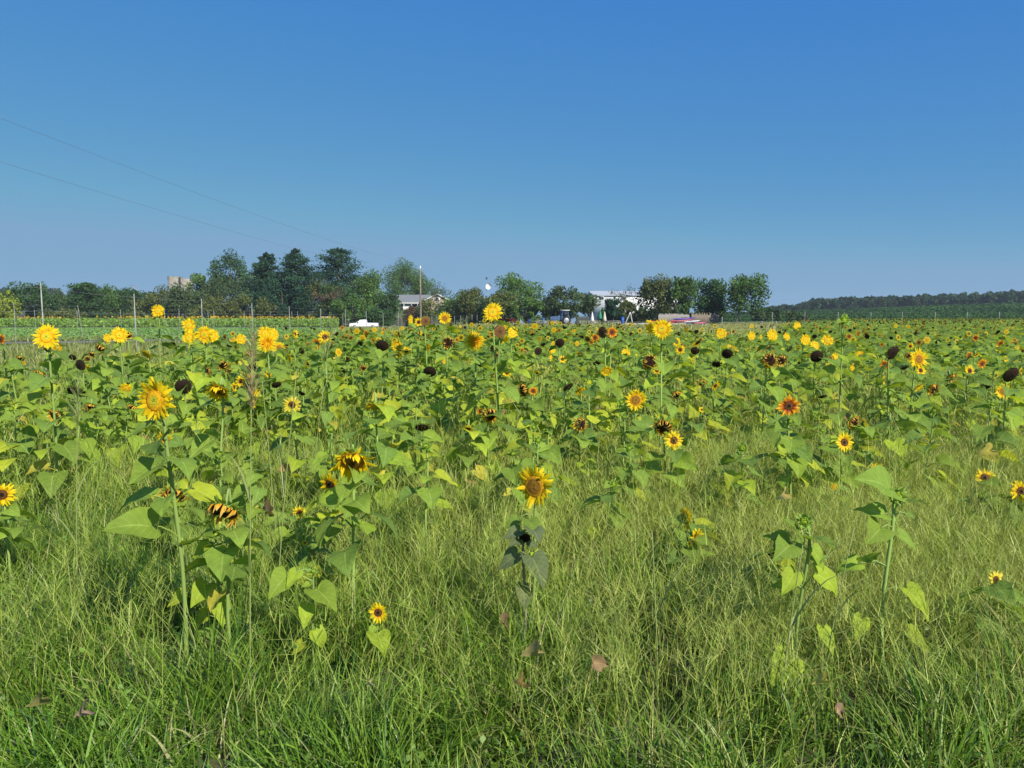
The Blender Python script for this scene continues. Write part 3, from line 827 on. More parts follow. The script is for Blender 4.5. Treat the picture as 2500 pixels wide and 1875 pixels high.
# pylon far behind
pd = 620; b = at(327, 696, pd); z0 = gz(b.x, pd); root = empty('pylon', (b.x, pd, z0)); tag(root, 'tiny lattice power pylon on the skyline left of the silos', 'pylon')
a = Acc(); Hp = b.z - z0
for sx in (-1, 1):
    for sy in (-1, 1): a.add(*tube(np.array([[sx * 2.4, sy * 2.4, 0], [sx * .7, sy * .7, Hp * 0.75], [sx * 0.4, sy * 0.4, Hp]]), 0.12, 4))
for i in range(9):
    z = Hp * (0.3 + i * 0.075); r0 = 2.4 - 1.8 * min(1, z / (Hp * .75)); s = 1 if i % 2 else -1
    a.add(*tube(np.array([[-r0 * s, -r0, z], [r0 * s, -r0, z + Hp * 0.075]]), 0.08, 4))
a.obj('lattice', [M_steel], root)
for q in (0.82, 0.99): build('cross_arm', *box(-3.2, 3.2, -0.15, 0.15, Hp * q - 0.1, Hp * q + 0.1), None, None, [M_steel], parent=root)

# utility pole with its insulators, and two wires
pd = 136; b = at(1026, 649, pd); z0 = gz(b.x, pd); Hp = b.z - z0
pole = empty('utility_pole', (b.x, pd, z0)); tag(pole, 'tall weathered wooden utility pole in front of the house', 'utility pole')
V, Q, T = tube(np.array([[0, 0, -0.2], [0, 0, Hp * 0.5], [0, 0, Hp - 0.45]]), [0.17, 0.15, 0.12], 10)
build('shaft', V, Q, T, None, [M_wood], parent=pole)
V, Q, T = tube(np.array([[0, 0, Hp - 0.46], [0, 0, Hp - 0.1], [0, 0, Hp]]), [0.125, 0.12, 0.05], 10)
build('pole_cap', V, Q, T, None, [M_white], parent=pole)
for z in (Hp - 0.9, Hp - 1.9):
    V, Q, T = tube(np.array([[0, -0.15, z], [0, -0.34, z]]), [0.05, 0.06], 8); build('insulator', V, Q, T, None, [M_steel], parent=pole)
for end, z, lab in (((0, 288), Hp - 0.1, 'upper power line sagging from the utility pole to the top left'),
                    ((0, 395), Hp - 1.9, 'lower power line sagging from the utility pole towards the left edge')):
    A = np.array([b.x, pd - 0.3, z0 + z]); E = np.array(at(*end, 33))
    t = np.linspace(0, 1.35, 60)[:, None]
    P = A + (E - A) * t; P[:, 2] -= (np.sin(np.pi * np.clip(t[:, 0] / 1.35, 0, 1))) * 1.05
    P[:, 2] += (t[:, 0]) * 1.05 * math.sin(math.pi / 1.35) * 1.0
    V, Q, T = tube(P, 0.004 + 0.006 * (1 - t[:, 0] / 1.35), 5)
    o = build('power_line', V, Q, T, None, [M_wire]); tag(o, lab, 'power line', 'power lines to the utility pole')

# mast with a white dish
md = 172; b = at(1188, 676, md); z0 = gz(b.x, md); Hm = b.z - z0
root = empty('antenna_mast', (b.x, md, z0)); tag(root, 'thin antenna mast with a small white dish above the trees', 'antenna')
V, Q, T = tube(np.array([[0, 0, 0], [0, 0, Hm]]), [0.06, 0.035], 6); build('mast', V, Q, T, None, [M_steel], parent=root)
th = np.arange(16) * np.pi / 8
V = np.concatenate([np.stack([0.42 + np.cos(th) * r_ * 0.62, np.full(16, -y_), Hm - 2.1 + np.sin(th) * r_ * 0.7], -1) for r_, y_ in ((1, 0.5), (0.85, 0.32), (0.4, 0.2), (0.05, 0.16), (0.05, 0.1), (0.95, 0.38))])
i = np.arange(5)[:, None] * 16; j = np.arange(16)[None]; j2 = (j + 1) % 16
build('dish', V, np.stack([i + j, i + j2, i + 16 + j2, i + 16 + j], -1).reshape(-1, 4), None, None, [M_white], parent=root)
build('antenna_head', *box(-0.16, 0.16, -0.1, 0.1, Hm - 0.55, Hm - 0.1), None, None, [M_dark], parent=root)


# ================================================================== FENCES
def fence(posts, label, name='wire_fence', mesh_wires=(0.4, 1.1, 1.8, 2.3), rad=0.016, wires=True, tilt=None, wr=0.006, link_max=30):
    x0, d0, _ = posts[0]
    base = at(x0, 780, d0)
    root = empty(name, (base.x, d0, gz(base.x, d0))); tag(root, label, 'fence')
    off = np.array(root.location)
    prev = None; wa = Acc()
    for i, (px, d, h) in enumerate(posts):
        X_ = (px - 1250) / FPX * d * 1.0 + 0; z = gz(X_, d)
        p = np.array([X_, d, z]) - off
        tl = RNG.normal(0, 0.012, 2) * h
        if tilt and i in tilt: tl = np.array([tilt[i] * h, 0])
        P = np.array([p, p + [tl[0] * .5, tl[1] * .5, h * .5], p + [tl[0], tl[1], h]])
        V, Q, T = tube(P, rad * 0.72 * (1 + d / 75), 6)
        build('post', V, Q, T, None, [M_post], parent=root)
        if prev is not None and wires and abs(d - prev[1][1]) < link_max:
            for z_ in mesh_wires:
                hh = min(z_, h - 0.03)
                wa.add(*tube(np.array([prev[0] + [0, 0, min(z_, prev[2] - .03)], (prev[0] + p) / 2 + [0, 0, hh - 0.03], p + [0, 0, hh]]), wr, 3, False))
        prev = (p, (X_, d), h)
    if wa.n: wa.obj('wire', [M_post], root)
    return root


fence([(-70, 13, 2.4), (110, 17, 2.42), (335, 24.5, 2.4), (496, 33, 2.4), (617, 43, 2.4), (709, 57, 2.4), (784, 70, 2.35), (845, 78, 2.3), (896, 86, 2.15),
       (937, 97, 2.05), (973, 108, 2.1), (1055, 125, 2.1), (1067, 127, 2.1), (1110, 138, 2.1), (1125, 142, 2.1), (1140, 148, 2.05), (1153, 152, 2.05), (1165, 158, 2), (1176, 162, 2)],
      'nearest wire fence with tall pale posts running along the gravel road', wr=0.003, tilt={1: -0.008, 2: -0.012})
fence([(-60, 36, 2.4), (40, 43, 2.4), (204, 55, 2.42), (332, 66, 2.4), (441, 80, 2.4), (525, 92, 2.4), (620, 104, 2.35), (729, 112, 2.3), (807, 140, 2.3), (854, 150, 2.3), (912, 160, 2.3), (982, 165, 2.2)],
      'second wire fence with thin posts across the low row crop', rad=0.013, wr=0.0035, tilt={2: -0.11})
fence([(90, 100, 2.4), (193, 100, 2.4), (299, 100, 2.4), (405, 102, 2.4), (511, 103, 2.4), (598, 104, 2.3), (662, 118, 2.3), (715, 124, 2.3), (839, 150, 2.3), (885, 162, 2.3), (960, 172, 2.2)],
      'far wire fence in front of the distant strip of sunflowers', rad=0.014, wr=0.003)
fence([(1740, 150, 2.1), (1883, 160, 2.35), (1962, 160, 2.35), (2043, 160, 2.35), (2123, 160, 2.35), (2200, 160, 2.4), (2280, 160, 2.4), (2357, 160, 2.45), (2435, 160, 2.5), (2520, 160, 2.5)],
      'wire fence with widely spaced posts along the dark field on the right', rad=0.024, wr=0.006)
fence([(1205, 122, 0.75), (1330, 122, 0.75), (1450, 122, 0.8), (1580, 122, 0.75), (1700, 124, 0.8), (1761, 112, 1.5), (1858, 126, 0.8), (1893, 128, 0.75), (2000, 135, 0.7), (2150, 140, 0.8), (2400, 145, 0.8)],
      'low white rope barrier in front of the boats and tents', name='rope_barrier', mesh_wires=(0.7,), rad=0.03, wr=0.022)


# ================================================================== VEHICLES
def wheel(parent, x, y, r=0.37):
    V, Q, T = tube(np.array([[x, y - 0.12, r], [x, y + 0.12, r]]), [r, r], 18)
    V2 = np.vstack([V, [[x, y - 0.12, r]]]); T2 = np.vstack([T, [[(i + 1) % 18, i, len(V2) - 1] for i in range(18)]])
    o = build('wheel', V2, Q, T2, None, [M_black], parent=parent, smooth_=False)
    V, Q, T = tube(np.array([[x, y - 0.121, r], [x, y - 0.15, r]]), [r * 0.6, r * 0.55], 14)
    build('rim', V, Q, T, None, [M_steel], parent=o, smooth_=False)


def side_body(name, m, parent, prof, half, taper=0.0):
    """car body from a side profile (x, z); the flanks lean in with height"""
    n = len(prof); zs = [p[1] for p in prof]; zm = min(zs); zr = max(zs) - zm + 1e-6
    V = []
    for s in (-1, 1):
        for x_, z_ in prof: V.append((x_, s * (half - taper * (z_ - zm) / zr), z_))
    F = [list(range(n)), [n + i for i in range(n)][::-1]] + [[(i + 1) % n, i, n + i, n + (i + 1) % n] for i in range(n)]
    me = bpy.data.meshes.new(name); me.from_pydata(V, [], F); me.materials.append(m); me.update()
    o = bpy.data.objects.new(name, me); C.objects.link(o); o.parent = parent
    bv = o.modifiers.new('bevel', 'BEVEL'); bv.width = 0.05; bv.segments = 2
    return o


M_carwhite = mat('white_car_paint', (0.78, 0.78, 0.78), rough=0.25, spec=0.6, noise=(2.0, (0.74, 0.74, 0.74)))
td = 150; b = at(889, 780, td); tz = gz(b.x, td)
tr = empty('pickup_truck', (b.x, td, tz), R(4)); tag(tr, 'white pickup truck parked sideways beyond the fence', 'pickup truck')
side_body('body', M_carwhite, tr, [(-2.75, 0.45), (-2.75, 0.95), (-2.6, 1.12), (-1.5, 1.2), (-1.0, 1.22), (0.35, 1.22), (2.7, 1.16), (2.75, 0.5)], 0.98)
side_body('cab', M_carwhite, tr, [(-1.45, 1.19), (-0.75, 1.78), (0.15, 1.84), (0.45, 1.8), (0.55, 1.19)], 0.92, 0.16)
for a, c_ in ((-1.05, -0.5), (-0.42, 0.22)):
    V, Q = box(a, c_, -0.90, -0.86, 1.26, 1.66); V[:4, 0] -= 0.0; V[V[:, 2] > 1.5, 0] += 0.12 * (a < -0.9); V[V[:, 2] > 1.5, 1] += 0.10
    build('window', V, Q, None, None, [M_glass], parent=tr, smooth_=False)
for x_ in (-1.75, 1.7):
    for y_ in (-0.88, 0.88): wheel(tr, x_, y_)
pbox('bumper', M_steel, tr, 2.76, 2.88, -0.9, 0.9, 0.45, 0.65); pbox('headlight', M_glass, tr, -2.77, -2.7, -0.9, -0.6, 0.75, 0.92)
pbox('mirror', M_dark, tr, -1.15, -1.0, -1.12, -0.95, 1.2, 1.38)

td = 141; b = at(792, 780, td); tz = gz(b.x, td)
tr = empty('parked_car', (b.x, td, tz), R(3)); tag(tr, 'white car mostly hidden behind the far sunflower strip left of the pickup', 'car')
side_body('body', M_carwhite, tr, [(-2.3, 0.35), (-2.35, 0.75), (-1.9, 0.92), (-0.9, 0.98), (1.4, 1.0), (2.2, 0.95), (2.3, 0.4)], 0.9)
side_body('cabin', M_carwhite, tr, [(-1.0, 0.97), (-0.4, 1.42), (0.8, 1.46), (1.6, 0.99)], 0.84, 0.16)
for a, c_ in ((-0.55, 0.1), (0.2, 0.85)): build('window', *box(a, c_, -0.80, -0.76, 1.02, 1.34), None, None, [M_glass], parent=tr, smooth_=False)
for x_ in (-1.45, 1.4):
    for y_ in (-0.8, 0.8): wheel(tr, x_, y_, 0.33)


# ================================================================== MARKET YARD UNDER THE TREES
YD = 134
def yard(px, d=YD):
    X_ = (px - 1250) / FPX * d; return (X_, d, gz(X_, d))


def parasol(px, h, colr, label):
    root = empty('closed_parasol', yard(px)); tag(root, label, 'parasol', 'closed parasols in the yard')
    V, Q, T = tube(np.array([[0, 0, 0], [0, 0, h]]), 0.03, 6); build('pole', V, Q, T, None, [M_steel], parent=root)
    rows = [];
    for z, r_ in ((h - 0.05, 0.05), (h - 0.5, 0.14), (h - 1.1, 0.24), (h - 1.6, 0.34), (h - 1.68, 0.2)):
        th = np.arange(16) * np.pi / 8; rr_ = r_ * (1 + 0.22 * np.cos(th * 8))
        rows.append(np.stack([np.cos(th) * rr_, np.sin(th) * rr_, np.full(16, z)], -1))
    V = np.concatenate(rows + [np.array([[0, 0, h + 0.06]])]); i = np.arange(4)[:, None] * 16; j = np.arange(16)[None]; j2 = (j + 1) % 16
    build('canopy', V, np.stack([i + j, i + 16 + j, i + 16 + j2, i + j2], -1).reshape(-1, 4), [[j_, (j_ + 1) % 16, 80] for j_ in range(16)], None,
          [paint('canvas', colr, 0.9)], parent=root)
    build('base', *box(-0.22, 0.22, -0.22, 0.22, 0, 0.1), None, None, [M_steel], parent=root, smooth_=False)


parasol(1445, 2.3, (0.75, 0.75, 0.73), 'closed white parasol, leftmost of three under the trees')
parasol(1464, 2.7, (0.05, 0.28, 0.16), 'closed green parasol in the middle of three')
parasol(1475, 2.35, (0.66, 0.62, 0.50), 'closed cream parasol, rightmost of three')


def picnic(px, label, m=M_white, d=YD, rz=0.0, s=1.0):
    root = empty('picnic_table', yard(px, d), rz); tag(root, label, 'picnic table', 'picnic tables in the yard')
    for y0 in (-0.38, -0.12, 0.14): pbox('table_board', m, root, -1.0 * s, 1.0 * s, y0, y0 + 0.23, 0.72, 0.76)
    for y0 in (-0.85, 0.6): pbox('bench', m, root, -1.0 * s, 1.0 * s, y0, y0 + 0.26, 0.42, 0.46)
    for x_ in (-0.75, 0.75):
        for s_ in (-1, 1):
            V, Q, T = tube(np.array([[x_ * s, s_ * 0.75, 0], [x_ * s, s_ * 0.25, 0.72]]), 0.045, 4); build('leg', V, Q, T, None, [m], parent=root)
        pbox('brace', m, root, x_ * s - 0.03, x_ * s + 0.03, -0.8, 0.8, 0.38, 0.42)


M_wt = mat('bleached_wood', (0.62, 0.60, 0.56), rough=0.8, noise=(3.0, (0.5, 0.48, 0.44)))
picnic(1425, 'pale picnic table left of the closed parasols', M_wt, rz=0.2)
picnic(1443, 'pale picnic table directly below the closed white parasol', M_wt, d=132, rz=-0.3)
picnic(1320, 'pale picnic table left of the blue tractor', M_wt, rz=0.1)
picnic(1496, 'pale low table right of the cream parasol', M_wt, d=133, rz=0.0, s=1.2)
picnic(1345, 'pale picnic table in front of the blue tractor', M_wt, d=131, rz=-0.2)


def bin_(px, colr, label, h=1.1, d=YD, cat='bin', name='rubbish_bin', r=0.32):
    root = empty(name, yard(px, d)); tag(root, label, cat)
    V, Q, T = tube(np.array([[0, 0, 0], [0, 0, h * 0.5], [0, 0, h * 0.92]]), [r * 0.85, r * 0.95, r], 12); m = paint('plastic', colr)
    build('drum', V, Q, T, None, [m], parent=root)
    V, Q, T = tube(np.array([[0, 0, h * 0.925], [0, 0, h * 0.97], [0, 0, h]]), [r * 1.06, r, r * 0.5], 12); build('lid', V, Q, T, None, [m], parent=root)


bin_(1292, (0.02, 0.05, 0.16), 'small blue bin right of the grey tent')
bin_(1519, (0.03, 0.10, 0.35), 'blue bin left of the leaning ladder', 1.5)
bin_(1326, (0.03, 0.08, 0.20), 'blue barrel standing behind the pale tables', 1.3, r=0.3)

# grey-blue tent, a triangle of cloth with thickness
def tent(px, wpx, h, colr, label, d=YD - 2):
    root = empty('tent', yard(px, d)); tag(root, label, 'tent'); W_ = wpx / FPX * d / 2
    V = np.array([[-W_, -1.2, 0], [W_, -1.2, 0], [W_, 1.2, 0], [-W_, 1.2, 0], [-W_ * 0.75, -0.1, h], [-W_ * 0.75, 0.1, h]])
    build('cloth', V, [[0, 3, 5, 4], [1, 4, 5, 2]], [[0, 4, 1], [2, 5, 3]], None, [paint('tent_cloth', colr, 0.8)], parent=root, smooth_=False)
    V, Q, T = tube(np.array([[-W_ * 0.75, 0, 0], [-W_ * 0.75, 0, h + 0.25]]), 0.03, 5); build('pole', V, Q, T, None, [M_steel], parent=root)
tent(1276, 16, 1.15, (0.30, 0.36, 0.42), 'small slanted grey tent left of the blue bin')


def shed_cover(px, wpx, h, colr, label, name='tarpaulin_stack', cat='covered stack', d=YD):
    root = empty(name, yard(px, d)); tag(root, label, cat); W_ = wpx / FPX * d / 2
    n = 9; xs = np.linspace(-W_, W_, n); ys = np.linspace(-0.8, 0.8, 5)
    V = []
    for y_ in ys:
        for x_ in xs:
            e = max(abs(x_) / W_, abs(y_) / 0.8)
            V.append((x_, y_, h * (1.0 if e < 0.9 else 0.02) * (0.9 + 0.12 * math.sin(x_ * 3 + y_ * 2))))
    Q = [[j * n + i, j * n + i + 1, (j + 1) * n + i + 1, (j + 1) * n + i] for j in range(4) for i in range(n - 1)]
    build('tarpaulin', V, Q, None, None, [paint('tarp', colr, 0.6)], parent=root)
    pbox('pallet', M_wood, root, -W_ * 0.9, W_ * 0.9, -0.7, 0.7, 0.0, 0.12)
shed_cover(1398, 16, 1.35, (0.17, 0.25, 0.33), 'blue grey covered stack right of the tractor')
shed_cover(1408, 10, 0.9, (0.06, 0.055, 0.05), 'dark covered heap right of the blue grey stack', d=132)

# blue tractor under the wide domed tree
M_blue = paint('blue_enamel', (0.04, 0.09, 0.20)); 
tr = empty('tractor', yard(1368), R(12)); tag(tr, 'old blue tractor parked under the wide domed tree', 'tractor')
side_body('bonnet', M_blue, tr, [(-1.9, 0.9), (-1.95, 1.35), (-1.6, 1.5), (-0.1, 1.55), (-0.1, 0.85)], 0.36, 0.06)
side_body('cab', M_blue, tr, [(-0.1, 0.8), (0.0, 1.5), (0.15, 2.5), (1.3, 2.5), (1.4, 0.8)], 0.6, 0.08)
pbox('cab_roof', M_white, tr, 0.02, 1.45, -0.7, 0.7, 2.52, 2.64)
build('window', *box(0.25, 1.15, -0.64, -0.59, 1.5, 2.35), None, None, [M_glass], parent=tr, smooth_=False)
for y_ in (-0.75, 0.75): wheel(tr, 0.85, y_, 0.8); wheel(tr, -1.5, y_ * 0.9, 0.42)
V, Q, T = tube(np.array([[-0.9, 0, 1.5], [-0.9, 0, 2.4]]), 0.04, 6); build('exhaust_pipe', V, Q, T, None, [M_dark], parent=tr)

# red produce crates far left in the shade of the trees
for i, (px, c_, lab) in enumerate(((1228, (0.12, 0.025, 0.03), 'dark red cart beside the trunk left of the grey tent'), (1245, (0.15, 0.03, 0.03), 'dark red cart just left of the grey tent'))):
    root = empty('garden_cart', yard(px)); tag(root, lab, 'cart')
    m = paint('red_enamel', c_)
    V = np.array([[-0.9, -0.5, 0.5], [0.9, -0.5, 0.5], [0.9, 0.5, 0.5], [-0.9, 0.5, 0.5], [-1.1, -0.62, 1.15], [1.1, -0.62, 1.15], [1.1, 0.62, 1.15], [-1.1, 0.62, 1.15]])
    build('tray', V, [[0, 3, 2, 1], [0, 1, 5, 4], [1, 2, 6, 5], [2, 3, 7, 6], [3, 0, 4, 7]], None, None, [m], parent=root, smooth_=False)
    for x_ in (-0.6, 0.6):
        for y_ in (-0.5, 0.5): wheel(root, x_, y_, 0.28)
    V, Q, T = tube(np.array([[1.0, 0, 0.5], [1.7, 0, 0.9]]), 0.03, 5); build('handle', V, Q, T, None, [M_dark], parent=root)

# ladder leaning by the trees
root = empty('step_ladder', yard(1534)); tag(root, 'white wooden step ladder standing open by the blue bin', 'ladder')
for s in (-1, 1):
    for e in (-1, 1):
        V, Q, T = tube(np.array([[s * 0.75 , e * 0.28, 0], [0.25, e * 0.2, 2.3]]), 0.05, 4); build('rail', V, Q, T, None, [M_wt], parent=root)
for i in range(6):
    f = (i + 0.5) / 6.5; x_ = -0.75 + f * 1.0; build('rung', *box(x_ - 0.05, x_ + 0.05, -0.26, 0.26, f * 2.3 - 0.02, f * 2.3 + 0.02), None, None, [M_wt], parent=root)


# long boats / kayaks piled on the grass
def boat(px, L_, c1, label, z=0.0, rz=0.0, d=YD - 2, tilt=0.0):
    X_, Y_, Z_ = yard(px, d)
    root = empty('kayak', (X_, Y_, Z_ + z), rz); root.rotation_euler = (tilt, -0.06 if z else 0, rz); tag(root, label, 'kayak', 'boats piled on the grass')
    ns = 15; nr = 10; V = []
    for i in range(ns):
        t = -1 + 2 * i / (ns - 1); r_ = (1 - abs(t) ** 2.4) ** 0.8; r_ = max(r_, 0.03)
        for j in range(nr):
            a = 2 * math.pi * j / nr
            V.append((t * L_ / 2, math.cos(a) * 0.36 * r_, 0.2 + math.sin(a) * 0.2 * r_ + 0.14 * abs(t) ** 3))
    Q = [[i * nr + j, i * nr + (j + 1) % nr, (i + 1) * nr + (j + 1) % nr, (i + 1) * nr + j] for i in range(ns - 1) for j in range(nr)]
    build('hull', V, Q, None, None, [paint('hull_plastic', c1, 0.35)], parent=root)
    th = np.linspace(0, 2 * np.pi, 17); P = np.stack([np.cos(th) * 0.45, np.sin(th) * 0.24, np.full(17, 0.40)], -1)
    V, Q, T = tube(P, 0.035, 5, False); build('cockpit_rim', V, Q, None, None, [M_dark], parent=root)


WHT = (0.66, 0.66, 0.64); RED = (0.50, 0.03, 0.03); PUR = (0.09, 0.06, 0.30); PNK = (0.50, 0.10, 0.16)
boat(1552, 3.8, WHT, 'white kayak lying right of the step ladder', 0, 0.1)
boat(1598, 3.6, WHT, 'white kayak behind the shaggy big yellow bloom')
boat(1604, 2.2, RED, 'short red kayak resting on the white one', 0.42, 0.3)
boat(1641, 2.6, RED, 'bright red kayak at the left of the big boat pile', 0.35, 0.5)
boat(1652, 4.6, (0.62, 0.50, 0.36), 'tan kayak at the bottom of the boat pile', 0, 0.05)
boat(1663, 4.2, PNK, 'pinkish red kayak leaning on the boat pile', 0.65, 0.15)
boat(1669, 4.4, PUR, 'purple kayak on top of the boat pile', 0.95, 0.2)
boat(1683, 3.6, WHT, 'white kayak sticking out of the boat pile to the right', 0.45, -0.1)
boat(1694, 4.0, PUR, 'purple kayak lying low at the right of the boat pile', 0, -0.05)
boat(1708, 2.6, PNK, 'short pink kayak at the right end of the boats', 0.2, 0.2)
boat(1628, 4.4, (0.55, 0.48, 0.36), 'tan kayak lying flat in front of the boat pile', 0, -0.03, YD - 5)

# pale plank fence behind the boats: one fence, planks of uneven height
root = empty('plank_fence', yard(1644, 140)); tag(root, 'weathered grey plank fence behind the boats', 'fence')
a = Acc(); kk = 140 / FPX
for i in range(62):
    x_ = (-38 + i * 1.22) * kk; V, Q = box(x_, x_ + 0.082, -0.02, 0.02, 0, RNG.uniform(1.75, 2.05)); a.add(V, Q)
a.obj('planks', [mat('grey_planks', (0.36, 0.33, 0.29), rough=0.9, noise=(4.0, (0.27, 0.25, 0.22)))], root, smooth_=False)
for z_ in (0.4, 1.5): pbox('rail', M_wood, root, -38 * kk, 37.6 * kk, 0.03, 0.08, z_, z_ + 0.1)
root = empty('plank_fence', yard(1718, 142)); tag(root, 'dark shaded plank fence right of the boats', 'fence')
a = Acc()
for i in range(56):
    x_ = (-32 + i * 1.22) * kk; V, Q = box(x_, x_ + 0.085, -0.02, 0.02, 0, RNG.uniform(1.7, 2.3)); a.add(V, Q)
a.obj('planks', [M_wood], root, smooth_=False)
for z_ in (0.4, 1.5): pbox('rail', M_wood, root, -32 * kk, 36 * kk, 0.03, 0.08, z_, z_ + 0.1)
for px, d in ((1790, 141), (1686, 144)):
    pass


# ================================================================== SUNFLOWERS: TEMPLATES
HEART = [(0.0, 0.0, 0.015), (0.015, -0.13, 0.16), (0.05, -0.155, 0.33), (0.11, -0.07, 0.46), (0.21, 0.09, 0.52), (0.34, 0.27, 0.49), (0.50, 0.46, 0.385), (0.68, 0.65, 0.25), (0.86, 0.84, 0.115), (1.0, 1.0, 0.008)]
HEART_LOW = [(0.0, -0.05, 0.05), (0.05, -0.12, 0.36), (0.25, 0.16, 0.50), (0.58, 0.50, 0.34), (1.0, 1.0, 0.01)]


def leaf_grid(nt=8, us=(-1, -0.5, 0, 0.5, 1), droop=0.5, fold=0.18, twist=0.0, wid=0.46, wave=0.03, seed=0):
    """heart-shaped blade from (0,0,0) along +X, length about 1: rows run from the midrib out to a toothed outline"""
    rg = np.random.default_rng(seed)
    us = np.array(us, float); V = []; UV = []
    rows = HEART if nt > 6 else HEART_LOW
    for ri, (m, bx, by) in enumerate(rows):
        for u in us:
            jag = 1 + (rg.uniform(-0.06, 0.06) if abs(u) == 1 and 0 < ri < len(rows) - 1 else 0)
            f = abs(u); x = m + (bx - m) * f ** 1.25; y = math.copysign(by * wid / 0.5 * f * jag, u)
            z = fold * abs(y) * 1.6 * (1 - 0.4 * m) + wave * math.sin(m * 8 + u * 3.5 + seed) * (0.3 + f) + wave * 0.8 * math.sin(ri * 2.6 + seed * 2) * f ** 2 + (0 if u else -0.012)
            a = twist * m
            y, z = y * math.cos(a) - z * math.sin(a), y * math.sin(a) + z * math.cos(a)
            V.append((x, y, z)); UV.append((u * 0.5 + 0.5, x))
    nt = len(rows)
    V = np.array(V)
    # bend the blade downwards along an arc
    xx = V[:, 0].copy(); zz = V[:, 2].copy(); th = droop * np.maximum(xx, 0) ** 1.2
    dd = max(droop, 1e-3)
    V[:, 0] = np.where(xx > 0, np.sin(dd * xx) / dd, xx) + zz * np.sin(th)
    V[:, 2] = -(1 - np.cos(dd * np.maximum(xx, 0))) / dd + zz * np.cos(th)
    k = len(us)
    Q = np.array([[i * k + j, i * k + j + 1, (i + 1) * k + j + 1, (i + 1) * k + j] for i in range(nt - 1) for j in range(k - 1)])
    return V, Q, np.array(UV)


def leaf_with_petiole(seed, lod=0):
    rg = np.random.default_rng(seed + 50)
    droop = rg.uniform(0.2, 1.0); tilt = rg.uniform(-0.15, 0.55); pl = rg.uniform(0.45, 0.65); up = rg.uniform(0.10, 0.30)
    if lod == 0: V, Q, UV = leaf_grid(9, (-1, -0.7, -0.35, 0, 0.35, 0.7, 1), droop=droop, fold=rg.uniform(0.05, 0.3), twist=rg.uniform(-0.5, 0.5), wave=0.025, seed=seed, wid=rg.uniform(0.40, 0.50))
    else: V, Q, UV = leaf_grid(5, (-1, 0, 1), droop=droop, fold=0.2, twist=rg.uniform(-0.4, 0.4), wave=0.0, seed=seed)
    V = V @ roty(np.array([tilt]))[0].T + [pl, 0, up]
    P = np.array([[0, 0, 0], [pl * 0.35, 0, up * 0.7], [pl * 0.75, 0, up * 1.12], [pl + 0.03, 0, up]])
    if lod == 0:
        V2, Q2, _ = tube(P, [0.028, 0.022, 0.018, 0.014], 4, False)
        Q2 = np.vstack([Q2 + len(V), [[len(V) + 12, len(V) + 13, 4, 3], [len(V) + 14, len(V) + 15, 3, 2]]]); V = np.vstack([V, V2]); Q = np.vstack([Q, Q2]); UV = np.vstack([UV, np.tile([0.5, 0.5], (len(V2), 1))])
    return V, Q, UV


LEAF0 = [build('leaf_blade', *(lambda a: (a[0], a[1], None, None, [M_leaf], None, None, a[2]))(leaf_with_petiole(i)), link=False) for i in range(10)]
LEAF1 = [leaf_with_petiole(i, 1) for i in range(8)]


def ring(n, r0, L_, wd, tilt, curl, cfun, seed=0, jit=0.12, z0=0.0, seg=5, twist=0.25, phase=0.0, droop_g=0.0, wp=0.8):
    """ring of petals around +Z"""
    rg = np.random.default_rng(seed); acc = Acc()
    for i in range(n):
        a = 2 * np.pi * (i + phase + rg.uniform(-0.28, 0.28)) / n
        L1 = L_ * (1 + rg.uniform(-jit, jit) * 1.3); ti = tilt + rg.uniform(-jit, jit) * 1.6; cu = curl + rg.uniform(-jit, jit) * 3
        tw = rg.uniform(-twist, twist); w1 = wd * (1 + rg.uniform(-jit, jit))
        V = []; Cc = []
        x, z = r0, z0
        for k in range(seg + 1):
            f = k / seg
            ang = ti + cu * f
            if k: x += math.cos(ang) * L1 / seg; z += math.sin(ang) * L1 / seg
            w_ = w1 * (math.sin(math.pi * (0.14 + 0.80 * f) ** wp) + 0.02) if f < 1 else w1 * 0.22
            for u in (-1, 0, 1):
                y = u * w_; zz = z - 0.10 * w1 * abs(u) * 2 + tw * u * w_
                V.append((x, y, zz)); Cc.append(cfun(f, rg) if u else tuple(c * 0.93 for c in cfun(f, rg)))
        V = np.array(V); c_, s_ = math.cos(a), math.sin(a)
        V = np.stack([V[:, 0] * c_ - V[:, 1] * s_, V[:, 0] * s_ + V[:, 1] * c_, V[:, 2]], -1)
        Q = [[k * 3 + j, k * 3 + j + 1, (k + 1) * 3 + j + 1, (k + 1) * 3 + j] for k in range(seg) for j in range(2)]
        acc.add(V, Q, None, np.array(Cc))
    return acc


def merge(*accs):
    A = Acc()
    for a in accs:
        A.add(np.concatenate(a.V), np.concatenate(a.Q) if a.Q else None, np.concatenate(a.T) if a.T else None, np.concatenate(a.c))
    return A


